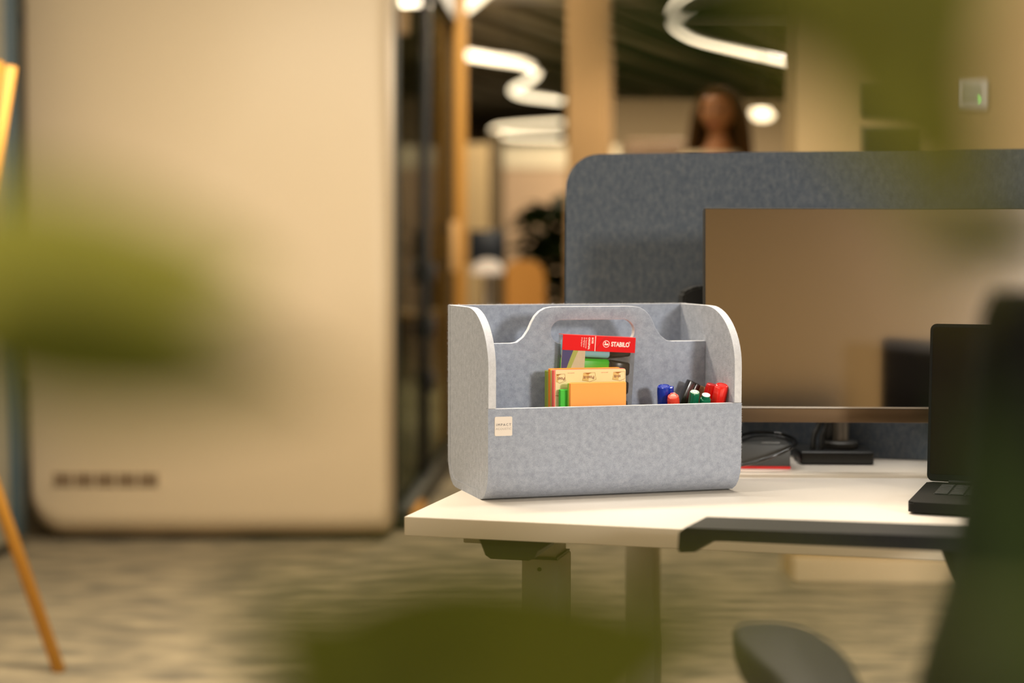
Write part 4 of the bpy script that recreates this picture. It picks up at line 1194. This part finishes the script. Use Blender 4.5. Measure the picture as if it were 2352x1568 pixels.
for sgn in (-1, 1):
    bm = bmesh.new(); ell(bm, (0, 0, 0), (.012, .008, .007), 12); o = build('eye', bm, plain('eye', 60, 44, 34, .2), hd_, smooth=True); o.location = (sgn*.030, -.080, .004)
    bm = bmesh.new(); ell(bm, (0, 0, 0), (.008, .018, .028), 12); o = build('ear', bm, sk, hd_, smooth=True); o.location = (sgn*.073, .005, -.005)
bm = bmesh.new()
ell(bm, (0, .014, .018), (.086, .098, .108), 28)
# remove face window
bmesh.ops.delete(bm, geom=[v for v in bm.verts if v.co.y < -.035 and v.co.z < .062 and abs(v.co.x) < .066], context='VERTS')
def lock(pts, rr, fl=.55): tube(bm, bez(pts, 5), [rr*(1-.55*abs(i/((len(pts)-1)*5)-.35)) for i in range((len(pts)-1)*5+1)], 8, fl)
for i in range(15):
    a = -2.1+4.2*i/14
    x = .078*math.sin(a); y = .02+.078*math.cos(a)*.9
    lock([(x*.85, y*.85, .085), (x*1.3, y, .0), (x*1.55, y*1.05-.0, -.10), (x*1.75, y*1.0-.01, -.22), (x*1.85, y-.02, -.32)], .030)
hr = build('hair', bm, hair, per, smooth=True); hr.matrix_local = HR

# dark brown cabinet below the far wall
ca = D(1440, 322, 12.5); cb_ = D(1572, 322, 12.5)
t = thing('cabinet', 'reddish brown cabinet top seen over the felt divider beside the column', 'cabinet', ((ca.x+cb_.x)/2, 12.7, 0))
bx('body', (0, 0, ca.z/2), (cb_.x-ca.x, .4, ca.z), plain('reddish_wood', 104, 82, 58, .6), t, bev=.02, seg=2)
for sgn in (-1, 1):
    d_ = bx('door', (sgn*(cb_.x-ca.x)/4, -.205, ca.z/2), ((cb_.x-ca.x)/2-.01, .02, ca.z-.1), plain('reddish_wood_door', 98, 76, 54, .6), t, bev=.003)
    bx('handle', (sgn*.02, -.222, ca.z*.6), (.01, .014, .12), M['chrome'], d_)

# ------------------------------------------------------------------ near plant in front of the camera (out of focus)
PX0, PY0 = -.02, .44
npz = .80
pl_ = thing('potted_plant', 'tall green plant with broad blurred leaves closest to the viewer', 'plant', (PX0, PY0, 0))
lo('pot', [(0, 0), (.13, 0), (.17, .36), (.178, .38), (.16, .38), (.155, .35), (0, .35)], M['pot'], pl_, 32)
lo('soil', [(0, .345), (.155, .345)], M['soil'], pl_)
def W2P(p): return Vector(p)-Vector((PX0, PY0, 0))
tubeo('trunk', bez([(0, 0, .33), (.01, .01, .5), (-.005, 0, .68), (0, 0, npz)]), .010, M['stem'], pl_)
def branch(pts, r=.004):
    tubeo('branch', [W2P(p) for p in bez(pts)], r, M['stem'], pl_)
branch([(PX0, PY0, npz), (-.12, .42, .86), (-.19, .40, .95), (-.20, .385, 1.06)])
branch([(PX0, PY0, npz-.02), (.10, .43, .86), (.19, .42, .98), (.20, .40, 1.12), (.17, .395, 1.20), (.10, .39, 1.215)])
branch([(PX0, PY0, npz), (-.02, .41, .88), (-.03, .39, .925)])
def leaf(px, py, Y, ang, L, Wd, m, yaw=0, pitch=0, fold=.2, droop=.15):
    """leaf whose middle shows at the pixel, axis at ang (image, ccw from right)"""
    me = leaf_mesh(L, Wd, fold, droop, 9, .0003); me.materials.append(m)
    o = bpy.data.objects.new('leaf', me); COL.objects.link(o); o.parent = pl_
    c = D(px, py, Y)
    # local y axis -> direction in x/z plane, local z -> toward camera (-y)
    R = Matrix.Rotation(ang-PI/2, 4, Vector((0, -1, 0))) @ Matrix.Rotation(PI/2, 4, 'X')
    R = R @ Matrix.Rotation(pitch, 4, 'X') @ Matrix.Rotation(yaw, 4, 'Y')
    base_ = Matrix.Translation(W2P(c)) @ R @ Matrix.Translation((0, -L/2, 0))
    o.matrix_local = base_
    return base_ @ Vector((0, 0, 0))
def petiole(b, to):
    tubeo('petiole', [b, (Vector(b)+W2P(to))/2+Vector((0, 0, .004)), W2P(to)], .0014, M['stem'], pl_, n=6)
b = leaf(160, 620, .34, math.radians(-8), .082, .036, M['leaf_a'], yaw=.3, pitch=-.3); petiole(b, (-.20, .385, 1.06))
b = leaf(260, 815, .33, math.radians(-5), .080, .026, M['leaf_b'], yaw=-.2, pitch=.2); petiole(b, (-.20, .385, 1.05))
b = leaf(1110, 1570, .34, math.radians(12), .098, .060, M['leaf_b'], yaw=.1, pitch=.2); petiole(b, (-.03, .39, .925))
b = leaf(800, 1520, .32, math.radians(150), .050, .032, M['leaf_b'], yaw=.1, pitch=.2); petiole(b, (-.03, .39, .925))
b = leaf(1680, 20, .33, math.radians(182), .075, .028, M['leaf_c'], yaw=.2); petiole(b, (.10, .39, 1.215))
b = leaf(2040, -10, .32, math.radians(-70), .080, .050, M['leaf_d'], yaw=-.2); petiole(b, (.12, .392, 1.213))
b = leaf(2200, 340, .30, math.radians(-80), .055, .020, M['leaf_d'], yaw=-.2); petiole(b, (.17, .395, 1.20))
b = leaf(2370, 1330, .36, math.radians(100), .085, .030, M['leaf_c'], yaw=.2); petiole(b, (.19, .42, .98))
b = leaf(2290, 560, .50, math.radians(185), .050, .013, M['leaf_c'], yaw=.2); petiole(b, (.20, .40, 1.12))  # added leaf standing in for a dark green reflection in the screen
b = leaf(1720, 1400, .24, math.radians(165), .034, .011, M['leaf_b'], yaw=.2); petiole(b, (.19, .42, .98))

# ------------------------------------------------------------------ housings of the unseen ceiling lights, added as fill except the first
LUM_AT = ['unseen white ceiling luminaire ' + q for q in (
    'right above the desktop monitor', 'between the felt caddy and the coat stand', 'before the beige pod wall', 'in front of the glass partition',
    'in front of the beige wall with dark plates', 'just behind the camera position', 'beside the added window behind the camera', 'nearest the left wall of the room',
    'beyond the standing person', 'above the glass side of the pod', 'over the far right office floor', 'farthest down the room past the column')]
for i, (x, y, rz, L, W_, pwr, c) in enumerate(LUMS):
    t = thing('unseen_ceiling_light', LUM_AT[i] , 'ceiling light', (x, y, 2.86), rz, 'rectangular ceiling luminaires')
    bx('housing', (0, 0, .035), (L+.04, W_+.04, .05), M['white'], t, bev=.004)
    for s_ in (-1, 1): tubeo('suspension_wire', [(s_*L*.4, 0, .06), (s_*L*.4, 0, HC-2.86)], .003, M['black'], t, n=5)
